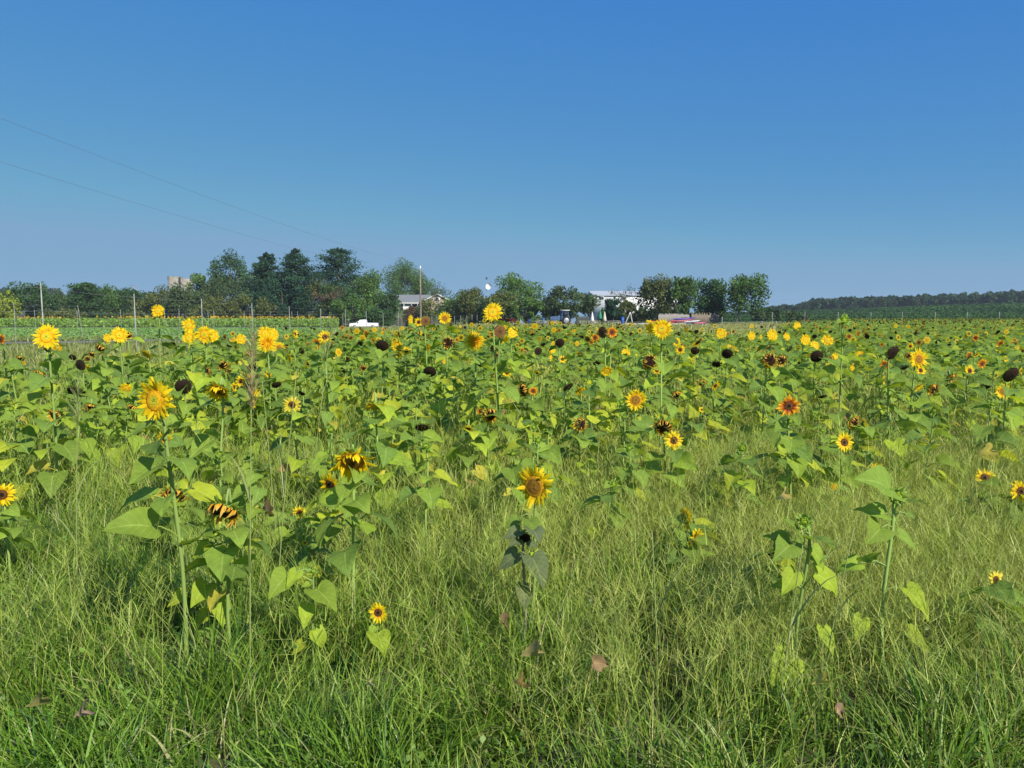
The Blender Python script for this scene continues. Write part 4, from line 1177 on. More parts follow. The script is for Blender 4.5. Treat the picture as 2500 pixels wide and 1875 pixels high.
def disc(r, dome, cfun, rings=9, n=28, back=0.10, bumpy=0.012, seed=0, cup=0.0):
    rg = np.random.default_rng(seed); acc = Acc()
    V = []; Cc = []
    for i in range(rings + 1):
        f = i / rings
        for j in range(n):
            a = 2 * np.pi * (j + 0.5 * (i % 2)) / n
            z = dome * (1 - f ** 2) - cup * math.exp(-(f / 0.35) ** 2) + rg.uniform(-bumpy, bumpy)
            V.append((math.cos(a) * r * f, math.sin(a) * r * f, z)); c = np.array(cfun(f)) * rg.uniform(0.72, 1.25)
            Cc.append(c)
    m = rings + 1
    for rr_, z in ((r * 0.97, -back * 0.5), (r * 0.6, -back), (0.10, -back * 1.6), (0.0, -back * 1.6)):
        for j in range(n):
            a = 2 * np.pi * j / n; V.append((math.cos(a) * rr_, math.sin(a) * rr_, z)); Cc.append((0.20, 0.32, 0.06))
        m += 1
    Q = [[i * n + j, i * n + (j + 1) % n, (i + 1) * n + (j + 1) % n, (i + 1) * n + j] for i in range(1, m - 1) for j in range(n)]
    T = [[0, n + j, n + (j + 1) % n] for j in range(n)]
    acc.add(V, Q, T, np.array(Cc)); return acc


def mixc(a, b, f): return tuple(x * (1 - f) + y * f for x, y in zip(a, b))


YEL = (0.86, 0.64, 0.012); YEL2 = (0.84, 0.50, 0.008); ORG = (0.80, 0.34, 0.010); REDB = (0.42, 0.07, 0.008); GOLD = (0.62, 0.36, 0.05); PALE = (0.82, 0.68, 0.09)
BRN = (0.045, 0.018, 0.008); BLK = (0.016, 0.010, 0.007); BMID = (0.14, 0.065, 0.02); GRN = (0.24, 0.38, 0.03); BGR = (0.20, 0.33, 0.05)
yfun = lambda f, rg: mixc(YEL2, YEL, min(1, f * 2)); ofun = lambda f, rg: mixc(ORG, YEL2, min(1, f * 1.5))
rfun = lambda f, rg: mixc(REDB, (0.86, 0.42, 0.01), min(1, max(0, f * 2.2 - 0.45))); bfun = lambda f, rg: mixc(ORG, YEL, min(1, f * 3))
wfun = lambda f, rg: mixc((0.80, 0.42, 0.02), (0.76, 0.52, 0.14), min(1, max(0, f * 1.4 - 0.3))); dfun = lambda f, rg: mixc((0.40, 0.24, 0.08), (0.62, 0.48, 0.24), f)
gfun = lambda f, rg: mixc(BGR, (0.27, 0.42, 0.07), f); pfun = lambda f, rg: mixc(YEL, PALE, min(1, f * 2))
lgfun = lambda f, rg: mixc((0.24, 0.38, 0.03), (0.34, 0.50, 0.05), f)


def bracts(s, big=1.0, r=0.45, tilt=-0.15):
    return merge(ring(22, r * 0.8, 0.34 * big, 0.09, tilt, 0.3, gfun, s, 0.25, -0.10), ring(18, r * 0.75, 0.26 * big, 0.085, tilt - 0.3, 0.3, gfun, s + 1, 0.25, -0.14))


def head_template(t, v):
    """(disc, petals, bracts) for head kind t, variant v; radius about 1, facing +Z"""
    s = 100 * v + ord(t)
    if t == 'Y':
        d = disc(0.48, 0.05, lambda f: mixc((0.48, 0.50, 0.03), (0.74, 0.40, 0.01), min(1, max(0, f * 2.2 - 0.5))) if f < 0.86 else (0.62, 0.30, 0.01), cup=0.02 * v, seed=s)
        p = merge(ring(24, 0.46, 0.48, 0.090, 0.25, -0.25, yfun, s, 0.18, 0.01, twist=0.3), ring(23, 0.42, 0.57, 0.100, -0.02, 0.05, yfun, s + 5, 0.18, -0.05, phase=0.5, twist=0.4))
        b = bracts(s, 0.9)
    elif t == 'Q':                     # yellow petals, broad brown-gold disc
        d = disc(0.52, 0.06, lambda f: mixc((0.30, 0.16, 0.02), (0.20, 0.085, 0.012), f) if f < 0.75 else (0.50, 0.26, 0.01), seed=s)
        p = merge(ring(24, 0.47, 0.46, 0.085, 0.35, -0.5, yfun, s, 0.26), ring(22, 0.46, 0.50, 0.10, 0.05, -0.2, yfun, s + 5, 0.28, -0.03, phase=0.5, twist=0.5)); b = bracts(s, 1.0)
    elif t in 'BRP':
        pf = {'B': bfun, 'R': rfun, 'P': pfun}[t]; rd = {'B': 0.40, 'R': 0.37, 'P': 0.42}[t]
        d = disc(rd, 0.06, lambda f: mixc(BLK, BRN, min(1, f * 2)) if f < 0.55 else mixc(BMID, BRN, (f - 0.55) / 0.45), cup=0.03, seed=s)
        p = merge(ring(17, rd - 0.04, 0.58, 0.10, 0.18, -0.2, pf, s, 0.24, twist=0.5), ring(16, rd - 0.05, 0.63, 0.115, 0.0, 0.0, pf, s + 5, 0.22, -0.03, phase=0.5, twist=0.4)); b = bracts(s, 0.9, 0.4)
    elif t == 'W':
        d = disc(0.62, 0.16, lambda f: mixc(BLK, BRN, f), seed=s, bumpy=0.03)
        p = merge(ring(24, 0.60, 0.42, 0.055, 1.15, 1.1, wfun, s, 0.35, twist=0.9), ring(20, 0.60, 0.36, 0.05, 0.5, 0.9, wfun, s + 5, 0.4, -0.03, phase=0.5, twist=0.9)); b = bracts(s, 1.25, 0.6)
    elif t == 'V':                     # drooping but still full of yellow petals
        d = disc(0.52, 0.12, lambda f: mixc((0.10, 0.045, 0.01), (0.30, 0.15, 0.02), f), seed=s, bumpy=0.02)
        p = merge(ring(26, 0.50, 0.46, 0.075, 0.95, 0.35, yfun, s, 0.3, twist=0.6), ring(24, 0.50, 0.50, 0.085, 0.35, 0.2, yfun, s + 5, 0.28, -0.03, phase=0.5, twist=0.5)); b = bracts(s, 1.2, 0.55)
    elif t == 'D':
        d = disc(0.84, 0.20, lambda f: mixc(BLK, (0.030, 0.018, 0.010), f), seed=s, bumpy=0.03, rings=11, n=34)
        p = ring(16, 0.84, 0.17, 0.03, 0.4, 0.6, dfun if v % 2 else (lambda f, rg: mixc(BRN, (0.10, 0.06, 0.03), f)), s, 0.5, twist=0.8)
        b = merge(ring(24, 0.70, 0.34, 0.10, 0.1, 0.5, lgfun if v == 2 else gfun, s, 0.3, -0.12), ring(18, 0.6, 0.34, 0.11, -0.2, 0.4, lgfun if v == 2 else gfun, s + 3, 0.3, -0.2))
    elif t == 'N':
        d = disc(0.80, 0.08, lambda f: mixc((0.09, 0.035, 0.018), (0.17, 0.09, 0.03), min(1, f * 1.3)), seed=s, bumpy=0.02, rings=11, n=34)
        p = merge(ring(30, 0.80, 0.24, 0.04, 0.7, 0.9, lambda f, rg: mixc((0.45, 0.27, 0.06), (0.60, 0.42, 0.16), f), s, 0.5, twist=0.9)); b = bracts(s, 0.9, 0.75)
    elif t == 'S':
        d = disc(0.30, 0.15, lambda f: (0.72, 0.38, 0.01), seed=s)
        p = merge(*[ring(int(18 + 6 * k), 0.10 + 0.09 * k, 0.5 + 0.05 * k, 0.05, 1.15 - 0.27 * k, -0.35, yfun if k > 2 else ofun, s + k, 0.22, 0.02, phase=k * 0.37, seg=3) for k in range(5)]); b = bracts(s, 0.7, 0.35)
    elif t == 'G':
        d = disc(0.50, 0.30, lambda f: mixc((0.30, 0.40, 0.03), (0.16, 0.28, 0.03), f), seed=s, bumpy=0.04, back=0.3)
        p = ring(20, 0.46, 0.52, 0.09, 1.2, 1.3, lambda f, rg: mixc((0.22, 0.36, 0.03), (0.42, 0.52, 0.04), f), s, 0.15, -0.02)
        b = merge(ring(18, 0.44, 0.72, 0.14, 0.85, 0.2, gfun, s, 0.3, -0.12), ring(16, 0.40, 0.66, 0.15, 0.3, 0.2, gfun, s + 2, 0.3, -0.2))
    else:                              # H: opening bud, yellow centre in a star of bracts
        d = disc(0.44, 0.10, lambda f: mixc((0.50, 0.50, 0.03), (0.34, 0.42, 0.03), f), seed=s, bumpy=0.03)
        p = ring(24, 0.40, 0.28, 0.05, 1.1, 1.0, lambda f, rg: mixc((0.45, 0.50, 0.03), (0.62, 0.55, 0.03), f), s, 0.25)
        b = merge(ring(22, 0.42, 0.58, 0.10, 0.45, 0.1, gfun, s, 0.3, -0.06), ring(18, 0.40, 0.55, 0.10, 0.05, 0.2, gfun, s + 2, 0.3, -0.12))
    mk = lambda a, nm, m: build(nm, np.concatenate(a.V), np.concatenate(a.Q) if a.Q else None, np.concatenate(a.T) if a.T else None, np.concatenate(a.c), [m], link=False)
    return mk(d, 'flower_head', M_disc), mk(p, 'petal_ring', M_petal), mk(b, 'bract_ring', M_bract)


HEADS = {(t, v): head_template(t, v) for t in 'YQBRPWVDNSGH' for v in range(3)}
RSIZE = {'Y': .165, 'Q': .17, 'B': .135, 'R': .14, 'P': .13, 'W': .15, 'V': .16, 'D': .13, 'N': .15, 'S': .16, 'G': .075, 'H': .10}

# ================================================================== SUNFLOWERS: WHERE THEY STAND
# crop-sheet readings: (sheet, x, y, width, kind, yaw, pitch); sheet A..F start at these photograph columns, row 780, 5.267 px per photo px
SX = {'A': 0, 'B': 420, 'C': 840, 'D': 1260, 'E': 1680, 'F': 2080}
RAW = '''
A 10 258 150 R -15 5|A 597 222 275 Y 0 5|A 1383 238 105 Y 70 0|A 1535 200 180 Y 25 0|A 1650 200 120 W 30 -30|A 1300 375 150 W 0 -35|A 1380 425 90 Y 100 0
A 262 500 120 W 0 -50|A 305 560 55 Y 0 0|A 705 365 80 Y 75 0|A 775 380 90 Y 95 0|A 610 380 90 D 0 -20|A 838 445 78 D 0 0|A 935 487 95 D 0 -5|A 1035 585 150 D 0 0
A 1140 635 110 B 0 -25|A 500 695 145 W 0 -40|A 150 645 85 G 0 20|A 395 870 60 G 0 40|A 985 930 235 D 0 -50|A 720 1235 185 W 0 -25|A 1165 1120 130 W 0 -55
A 1250 1180 75 G 0 50|A 1600 1200 70 G 0 40|A 1705 1140 150 W -20 -35|A 1985 1045 490 Y -8 6|A 2120 1540 190 B -10 -15
B 215 75 155 Y 0 5|B 215 230 160 Y 0 12|B 415 195 195 Y 0 0|B 520 210 150 Y 40 0|B 780 260 80 Y 0 20|B 885 253 118 Y 0 5|B 585 290 55 R 0 0|B 735 340 85 D -20 0
B 820 350 80 B -30 -10|B 640 385 80 D 0 -40|B 1000 440 125 W 0 -30|B 1195 180 165 Y 0 5|B 1290 195 145 Y 30 0|B 1225 305 190 S 0 5|B 1375 360 130 Q 20 0
B 1470 375 75 W 0 -10|B 1490 240 65 Y 0 10|B 1585 185 115 B 80 10|B 1965 225 158 B 5 5|B 1860 310 135 R -5 0|B 2200 225 62 R 0 0|B 2070 320 80 W 0 -30
B 655 585 145 W 0 -35|B 720 650 115 W 10 -25|B 1035 635 125 D 0 -30|B 1243 697 95 B 35 -15|B 880 795 140 B 60 0|B 800 870 125 B 85 0|B 1005 775 165 W -60 0
B 345 820 100 S 0 40|B 145 860 215 D 0 -5|B 600 920 275 V 0 -50|B 1080 970 155 Y 85 0|B 1040 1090 115 B 80 0|B 1540 1100 210 P 5 8|B 1345 840 125 D 40 -50|B 1665 950 90 D 0 -50
C 283 172 75 R 0 0|C 390 130 62 Y 0 0|C 490 177 52 Y 0 0|C 418 182 42 R 0 0|C 960 35 115 B 0 5|C 1050 20 130 N 20 0|C 748 112 48 Y 0 0|C 672 160 50 B 0 0
C 712 182 45 B 0 0|C 838 140 45 B 0 0|C 868 137 42 B 0 0|C 940 190 45 D 0 0|C 1155 118 48 B 0 0|C 1325 90 62 R 0 0|C 1640 70 58 Y 0 0|C 1555 103 42 D 0 0
C 1480 135 75 W 0 -20|C 1605 150 48 B 0 0|C 1750 115 62 B 0 0|C 1805 10 52 B 0 0|C 1905 195 95 R 0 0|C 2005 155 170 N 0 8|C 2170 170 135 Y 30 0|C 2050 250 130 Y 0 -40
C 2090 90 80 Y 20 0|C 1680 275 200 S 0 5|C 1335 300 155 W 15 -15|C 490 335 170 D 0 -30|C 680 340 135 Y -15 0|C 700 265 75 Y 80 0|C 800 403 110 B 0 5|C 370 270 70 R 0 -20
C 440 250 70 Y 0 50|C 995 310 62 W 0 0|C 1170 275 55 B 0 0|C 1935 370 110 D 0 0|C 1775 562 130 D 0 -38|C 1105 670 170 D 0 -35|C 1690 495 62 W 0 0|C 2095 685 108 B 5 0
C 1205 978 115 H 0 25|C 425 1110 120 H 10 10|C 400 1125 280 Y -10 -70|C 1000 1390 185 D 0 -45|C 1595 1405 155 P 0 -55|C 1875 1225 220 W 20 -30|C 1755 1180 100 R -30 10|C 15 390 65 G 0 -30|C 625 1270 62 G 0 40
D 25 40 48 B 0 0|D 128 85 42 B 0 0|D 240 88 80 Y 0 5|D 468 45 58 Y 0 5|D 568 50 48 B 0 0|D 615 103 42 D 0 0|D 485 135 68 Y 10 0|D 742 145 52 Y 0 0|D 130 165 45 D 0 0
D 270 160 48 D 0 0|D 415 190 45 D 0 0|D 410 240 62 P 0 0|D 75 275 70 B 0 0|D 15 325 52 B 0 0|D 305 245 75 Y -40 20|D 80 400 72 R 0 0|D 115 425 72 W 20 0
D 285 405 105 D 20 10|D 490 315 78 Y 0 20|D 562 300 120 D 10 10|D 460 395 92 Y 0 50|D 445 495 78 Y 60 0|D 595 510 108 B 0 35|D 720 310 62 R 50 0|D 785 310 68 Y 40 0
D 845 230 62 D 0 -30|D 915 225 58 B 0 0|D 942 205 42 B 0 0|D 1015 235 105 R 0 0|D 968 292 68 R 0 -5|D 1115 165 165 N -45 0|D 1235 165 148 R 0 5|D 1225 385 52 P 0 0
D 1120 415 58 R 0 -20|D 810 440 62 R 0 -10|D 1340 300 90 D 40 -20|D 1395 365 70 D 30 0|D 1410 430 105 Y 0 30|D 1545 455 78 H 0 10|D 1875 122 228 Y 0 5|D 1725 115 135 Y -40 0
D 1720 28 95 Y 0 78|D 1465 70 45 B 0 0|D 1590 145 68 B 20 0|D 2095 185 58 D 0 0|D 2062 290 110 B 0 5|D 2110 390 122 B 0 0|D 2165 335 62 R 0 0|D 1045 560 112 D 20 -50
D 1715 550 195 W 10 -10|D 940 808 135 H 0 12|D 95 910 190 W -55 0|D 220 920 112 R 20 0|D 1540 1035 250 Q -12 5|D 2055 965 170 W 15 -55|D 830 1345 185 W 25 -5|D 1895 1385 240 W 0 -30
D 2030 1555 220 B 8 5|D 1430 590 52 G 0 20|D 1558 765 48 G 0 30
E 425 180 125 Y 0 5|E 820 85 52 Y 0 5|E 815 215 108 Y 20 0|E 1085 205 148 Y 10 5|E 1268 222 92 Y 10 0|E 1405 85 95 Y 15 5|E 1512 262 135 Y 20 0|E 1628 340 118 Y 0 10
E 1790 270 135 Y 0 10|E 1850 320 52 Y 60 0|E 105 158 65 D 0 -20|E 88 402 115 D 0 0|E 505 440 145 D -15 -25|E 370 575 135 D 0 -55|E 530 345 52 Y 0 20|E 585 365 45 Y 0 0
E 628 405 48 Y 0 30|E 158 305 52 B 0 0|E 1030 355 105 W 0 -40|E 905 400 80 R 0 0|E 1045 520 200 W 0 -5|E 1200 520 150 W 10 -25|E 1120 350 92 Y 80 0|E 1315 370 112 D 60 -10
E 1625 222 72 D 0 -30|E 910 290 62 D 0 -40|E 1655 475 170 D 0 -15|E 1555 455 62 Y -30 0|E 1820 510 120 W -30 -20|E 1890 480 92 Y 20 0|E 1910 290 62 R 0 0|E 2185 180 72 R 0 0
E 2120 260 75 B 0 0|E 2200 430 82 Y 0 45|E 1295 1115 270 R 0 5|E 2130 1325 185 W 25 -8|E 2010 1580 225 B 0 12|E 345 80 50 B 0 0|E 175 1160 82 B 10 40|E 1720 1000 132 D 20 -55
E 1740 135 50 B 0 0|E 1425 560 52 W 0 0|E 1800 590 60 Y 0 20|E 2110 625 62 Y 0 0|E 2005 10 148 G 5 20
F 90 180 75 R 0 0|F 25 260 70 B 0 0|F 565 85 50 Y 0 0|F 385 205 50 R 0 0|F 740 190 48 Y 0 0|F 965 265 88 Y 5 5|F 1105 290 80 D 0 -40|F 1232 262 66 B 0 0|F 1260 320 52 D 0 0
F 1350 285 72 B 0 10|F 1505 182 72 B 10 5|F 1590 238 88 R 0 -10|F 1865 165 42 Y 0 0|F 1960 230 62 B 20 0|F 1910 310 88 R 0 0|F 1865 370 75 Y 30 0|F 1785 280 42 Y 0 0
F 1630 420 58 B 10 0|F 1505 440 52 Y 0 10|F 2125 360 56 Y 0 20|F 750 345 88 B 0 -5|F 525 425 205 D 25 -15|F 725 465 105 W 0 0|F 860 510 230 Q 0 5|F 885 655 132 B 0 25
F 690 600 130 D 20 -10|F 420 585 132 R 0 -10|F 385 320 62 R 0 0|F 340 385 72 Y 0 50|F 95 435 92 Y 0 0|F 660 300 52 D 0 0|F 1080 400 65 D 20 0|F 1215 470 78 D 0 -60
F 2140 460 62 D 0 -30|F 1675 570 125 R 0 5|F 1515 660 148 B 0 5|F 1280 745 135 W 20 -45|F 960 775 82 W 0 -40|F 1045 890 165 W 15 -20|F 2045 710 225 D 12 -28|F 1945 925 182 Q 0 10
F 405 785 112 B 60 0|F 150 1340 115 Y 85 0|F 490 1330 85 W 0 -50|F 195 480 52 G 0 20'''
# nearer plants read straight in photograph pixels
NEARH = '''
1203 762 41 Y 0 5|1086 777 28 Q 12 0|1003 780 20 Y 70 0|385 759 27 Y 0 12|425 1212 60 W 5 -38|545 1248 84 W 0 -42|861 1128 80 V 5 -42|805 1184 58 B -25 -20|730 1252 32 B 40 -10|4 1208 58 B 5 0|923 1496 46 B 5 5|744 1325 14 B 0 20
1281 1314 30 D 0 -30|1674 1264 52 Y -78 0|1697 1314 62 B 55 -25|1304 1188 86 Q -30 6|1536 1094 22 G 0 30|1750 1150 20 G 0 50|2139 1146 34 B 5 0|2405 1166 46 B 0 38|2493 1200 52 B 10 8
2192 1210 44 G 5 15|1963 1272 36 G 0 35|1898 1350 50 D 0 -55|2395 1214 24 G 0 30|2432 1416 42 P 10 15|2036 1189 16 Y 0 0|525 1305 26 G 0 60|765 1395 20 G 0 60|1040 1090 30 G 0 60'''

HT = []                                    # (px, py, width px, kind, yaw, pitch)
for tok in RAW.replace('\n', '|').split('|'):
    if tok.strip():
        s_, x_, y_, w_, k_, a_, p_ = tok.split()
        HT.append((SX[s_] + float(x_) / 5.267, 780 + float(y_) / 5.267, float(w_) / 5.267, k_, float(a_), float(p_)))
for tok in NEARH.replace('\n', '|').split('|'):
    if tok.strip():
        x_, y_, w_, k_, a_, p_ = tok.split(); HT.append((float(x_), float(y_), float(w_), k_, float(a_), float(p_)))

HAND = {  # handwritten labels for the most prominent, keyed by photograph pixel of the head
    (375, 985): 'biggest golden sunflower at mid left, wide open with orange disc', (113, 822): 'round golden sunflower in front of the left gravel road and fence post',
    (385, 759): 'small golden sunflower on the tallest leafy stalk at the left', (291, 818): 'orange faced sunflower left of the tallest leafy stalk',
    (545, 1248): 'large nodding withered sunflower with curled orange petals in left foreground', (425, 1212): 'nodding orange brown sunflower left of the largest withered one',
    (861, 1128): 'drooping full yellow sunflower in the left middle foreground', (805, 1184): 'small brown centred sunflower just below left of the drooping yellow one',
    (923, 1496): 'lowest little yellow sunflower with brown eye deep in the grass', (1304, 1188): 'ragged yellow sunflower turned left above a dull wilting plant in the centre',
    (1281, 1314): 'dull wilting sunflower with dark nodding bud and grey green leaves', (1674, 1264): 'narrow yellow bloom seen from the side right of centre',
    (1697, 1314): 'golden bloom tilted to the right below the side view bloom', (1963, 1272): 'leafy plant with a green bud, nearest one in the right foreground',
    (2192, 1210): 'tall thick stemmed plant with fat green bud in the right foreground', (1898, 1350): 'dark nodding seed head low in the grass beside the nearest bud plant',
    (2432, 1416): 'small pale yellow sunflower low at the right edge', (2493, 1200): 'yellow sunflower cut by the right edge of the view',
    (2405, 1166): 'yellow sunflower facing the sky near the right edge', (4, 1208): 'yellow sunflower cut by the left edge of the view',
    (1203, 762): 'tall golden sunflower rising highest in the centre against the trees', (1615, 803): 'large golden sunflower in front of the boat pile',
    (1588, 802): 'golden sunflower half hidden behind the large one by the boats', (1495, 811): 'red ringed yellow sunflower beside the tall brown seed disc',
    (1472, 811): 'broad brown seed disc turned left beside the red ringed bloom', (1926, 992): 'large red and yellow bicolour sunflower in the right middle',
    (1645, 1075): 'brown centred orange yellow sunflower below the golden withered head', (1620, 1043): 'withered golden head drooping above the brown centred orange bloom',
    (1552, 976): 'ragged yellow sunflower with golden brown disc right of centre', (712, 989): 'pale lemon sunflower with round brown centre in the left middle',
    (534, 955): 'wide drooping yellow sunflower left of the side turned blooms', (448, 943): 'dark seed head right beside the biggest golden sunflower',
    (933, 843): 'black oval seed head on a bare stalk in the centre left', (1159, 832): 'shaggy double orange yellow bloom in the centre', (653, 838): 'shaggy double yellow bloom under two golden ones',
    (1221, 809): 'wide brown seed disc with dried rim near the centre', (2180, 861): 'big smooth dark brown seed head on the right', (2243, 877): 'large yellow sunflower with golden brown disc on the right',
    (2468, 915): 'dark oval seed head near the right edge', (2449, 956): 'yellow sunflower with ragged brown disc near the right edge', (2061, 782): 'fat spiky green bud standing above the right field edge',
    (1022, 787): 'yellow brown centred sunflower right below the utility pole', (793, 823): 'yellow sunflower with round dark disc below left of the pickup', (920, 991): 'orange bloom hidden behind a green bud in the centre left',
    (187, 957): 'black nodding seed head with bright green bracts at the left', (197, 891): 'lowest and largest of three dark seed discs in a diagonal row', (1439, 933): 'opening lime green bud with yellow centre in the middle',
    (1586, 884): 'big brown head with curled tan petals right of centre', (1878, 879): 'golden withered head, left one of a drooping pair on the right', (1908, 879): 'dark withered head, right one of a drooping pair',
    (1278, 953): 'rusty orange head seen from the side left of a red bloom', (1030, 1044): 'black nodding seed head under bright green bracts in the centre', (1196, 1013): 'dark seed head with curled tan petals, centre',
}
rs = random.Random(5)
HERO_BASE = {(1963, 1272): 1735, (2192, 1210): 1690, (1281, 1314): 1640, (525, 1305): 1660, (1304, 1188): 1625, (765, 1395): 1700, (923, 1496): 1720}
PL = []
for (px, py, w_, k_, a_, p_) in HT:
    D = (0.115 if (k_ == 'G' and w_ > 25 and py < 900) else RSIZE[k_]) * (1 if not (k_ == 'D' and w_ > 30) else 1.25)
    d = D * FPX / w_
    if py - HOR > 4:
        hmin = 0.95 if py < 960 else 0.78 if py < 1130 else 0.5
        d = min(d, (CAMZ - hmin) * FPX / (py - HOR))
    if py < 1300: d = min(d, 62)
    if py < HOR + 4: d = min(d, 13.0)
    for q_, b_ in HERO_BASE.items():
        if abs(q_[0] - px) < 4 and abs(q_[1] - py) < 4: d = CAMZ / math.tan(math.atan((b_ - 937.5) / FPX) + PITCH)
    if abs(a_) < 12: a_ += rs.uniform(-16, 16)
    p_ += rs.uniform(-7, 7)
    if k_ == 'D' and p_ > -12: p_ -= rs.uniform(5, 28)
    rad = w_ / FPX * d / 2 * (1.3 if k_ in 'VW' and w_ > 24 else 1.14 if k_ in 'YQS' else 1.06)
    c = at(px, py, d)
    PL.append(dict(px=px, py=py, d=d, c=c, r=rad, k=k_, yaw=a_, pit=p_, x=c.x, h=c.z))
# leafy stalks between the flowers: scattered, thin in front, thick behind
n_f = 0
tries = 0
occ = [(p['x'], p['d']) for p in PL]
grid = {}
for x_, y_ in occ: grid.setdefault((int(x_ // 1), int(y_ // 1)), []).append((x_, y_))
def free(x, y, r):
    for i in range(-1, 2):
        for j in range(-1, 2):
            for q in grid.get((int(x // 1) + i, int(y // 1) + j), ()):
                if (q[0] - x) ** 2 + (q[1] - y) ** 2 < r * r: return False
    return True
def density(x, d):
    a = x / d; px = 1250 + FPX * a
    if x < -9.0 - 0.12 * d * 0.4 + 0.0 and d > 12: return 0.0
    if px < 420 and d > 13: return 0
    if px < 700 and d > 19: return 0
    edge = 44 + 14 * math.sin(px * 0.006)
    if px > 1900: edge = 60 + (px - 1900) / 150 * 70
    edge = min(edge, 152)
    if d > edge: return 0.0
    v = float(vnoise(x, d, 0.5, 2.0))
    b = 0.42 + 0.7 * float(smooth(d, 4.6, 6.6))
    if d < 5.6 and 0.1 < a < 0.5: b *= 0.6
    if d < 4.6: b *= 0.6
    return b * (0.45 + 0.9 * v)
FILL = []
def scatter_plants(d0, d1, dens, rmin, amax=0.70, nmax=99999):
    area = amax * 1.08 * (d1 * d1 - d0 * d0)
    n = int(area * dens); out = []
    for _ in range(n):
        d = math.sqrt(rs.uniform(d0 * d0, d1 * d1)); x = rs.uniform(-amax, amax) * 1.08 * d
        if rs.random() > density(x, d) or not free(x, d, rmin): continue
        grid.setdefault((int(x // 1), int(d // 1)), []).append((x, d)); out.append((x, d))
    return out
for (x, d) in scatter_plants(3.9, 14, 4.2, 0.28):
    h = rs.uniform(0.86, 1.16) * (0.66 if d < 4.8 else 0.76 if d < 5.6 else 0.88 if d < 6.8 else 1.0)
    k = rs.choices('GBWYD', (70, 9, 8, 5, 8))[0] if d > 7.5 else 'G'
    tp = proj((x, d, h + 0.06)); sp_ = 0.17 / d * FPX
    if any(q['d'] > d and q['r'] * 2 * FPX / q['d'] > 14 and abs(q['px'] - tp[0]) < sp_ and q['py'] > tp[1] - 5 and q['py'] < tp[1] + 0.5 * FPX / d for q in PL): continue
    FILL.append(dict(x=x, d=d, h=h, k=k, r=RSIZE[k] / 2 * rs.uniform(0.7, 1.0), yaw=rs.uniform(-50, 50), pit=rs.uniform(0, 50) if k == 'G' else rs.uniform(-50, 10)))
for f in FILL:
    f['c'] = Vector((f['x'], f['d'], f['h'])); f['px'], f['py'] = proj(f['c'])
ALL = PL + FILL
for p in ALL: p['rank'] = (p['r'] * 2 + 0.10) / p['d'] + (0.004 if p in PL[-27:] else 0)
ALL.sort(key=lambda p: -p['rank'])
INDIV = ALL[:298]; REST = ALL[298:]
print('plants', len(PL), len(FILL), len(INDIV), 'nearest rest', min(p['d'] for p in REST))

# ---- labels
DESC = {'Y': 'golden sunflower', 'Q': 'yellow sunflower with golden brown disc', 'B': 'yellow sunflower with brown centre', 'R': 'red ringed sunflower', 'P': 'pale lemon sunflower',
        'W': 'withered sunflower with curled petals', 'V': 'drooping yellow sunflower', 'D': 'dark bare seed head', 'N': 'brown seed disc', 'S': 'shaggy orange bloom', 'G': 'leafy stalk with green bud', 'H': 'opening lime green bud'}
LM = [((375, 985), 'the biggest golden sunflower'), ((113, 822), 'the round golden sunflower by the road'), ((385, 759), 'the tallest leafy stalk'), ((545, 1248), 'the largest withered head'),
      ((861, 1128), 'the drooping full yellow sunflower'), ((1304, 1188), 'the ragged yellow bloom in the centre'), ((1963, 1272), 'the nearest bud plant'), ((2192, 1210), 'the thick stemmed bud plant'),
      ((1203, 762), 'the highest central sunflower'), ((1615, 803), 'the golden sunflower before the boats'), ((1495, 811), 'the red ringed bloom by the seed disc'), ((1926, 992), 'the large bicolour sunflower'),
      ((1645, 1075), 'the brown centred orange bloom'), ((1552, 976), 'the ragged bloom right of centre'), ((712, 989), 'the pale lemon sunflower'), ((933, 843), 'the black oval seed head'),
      ((1159, 832), 'the shaggy double bloom'), ((653, 838), 'the shaggy yellow double bloom'), ((2180, 861), 'the big smooth seed head'), ((2449, 956), 'the ragged yellow one by the edge'),
      ((2061, 782), 'the spiky bud above the field edge'), ((1022, 787), 'the bloom below the utility pole'), ((793, 823), 'the dark disc bloom below the pickup'), ((187, 957), 'the black nodding head at left'),
      ((1439, 933), 'the lime green opening bud'), ((1878, 879), 'the golden withered head of the pair'), ((1030, 1044), 'the black nodding head in the centre'), ((2364, 830), 'the paired blooms on the far right'),
      ((1586, 884), 'the big tan petalled head'), ((2493, 1200), 'the bloom cut by the right edge')]
used = {}
for p in INDIV:
    best = None
    for q, t in HAND.items():
        if (p['px'] - q[0]) ** 2 + (p['py'] - q[1]) ** 2 < 49 and q not in used:
            if p in PL: best = q; break
    if best: used[best] = 1; p['label'] = HAND[best]
groups = {}
for p in INDIV:
    if 'label' in p: continue
    q, t = min(LM, key=lambda l: ((p['px'] - l[0][0]) ** 2 + ((p['py'] - l[0][1]) * 1.3) ** 2))
    dx, dy = p['px'] - q[0], p['py'] - q[1]
    rel = ('right of' if dx > 0 else 'left of') if abs(dx) > abs(dy) * 1.2 else ('below' if dy > 0 else 'above')
    groups.setdefault((DESC[p['k']], rel, t), []).append((dx * dx + dy * dy, p))
ORD_ = ['nearest', 'second nearest', 'third nearest', 'fourth nearest', 'fifth nearest', 'sixth nearest', 'seventh nearest', 'eighth nearest', 'ninth nearest', 'tenth nearest', 'eleventh nearest', 'twelfth nearest']
ORD = ORD_ + [w_ + ' nearest' for w_ in ('thirteenth', 'fourteenth', 'fifteenth', 'sixteenth', 'seventeenth', 'eighteenth', 'nineteenth', 'twentieth')]
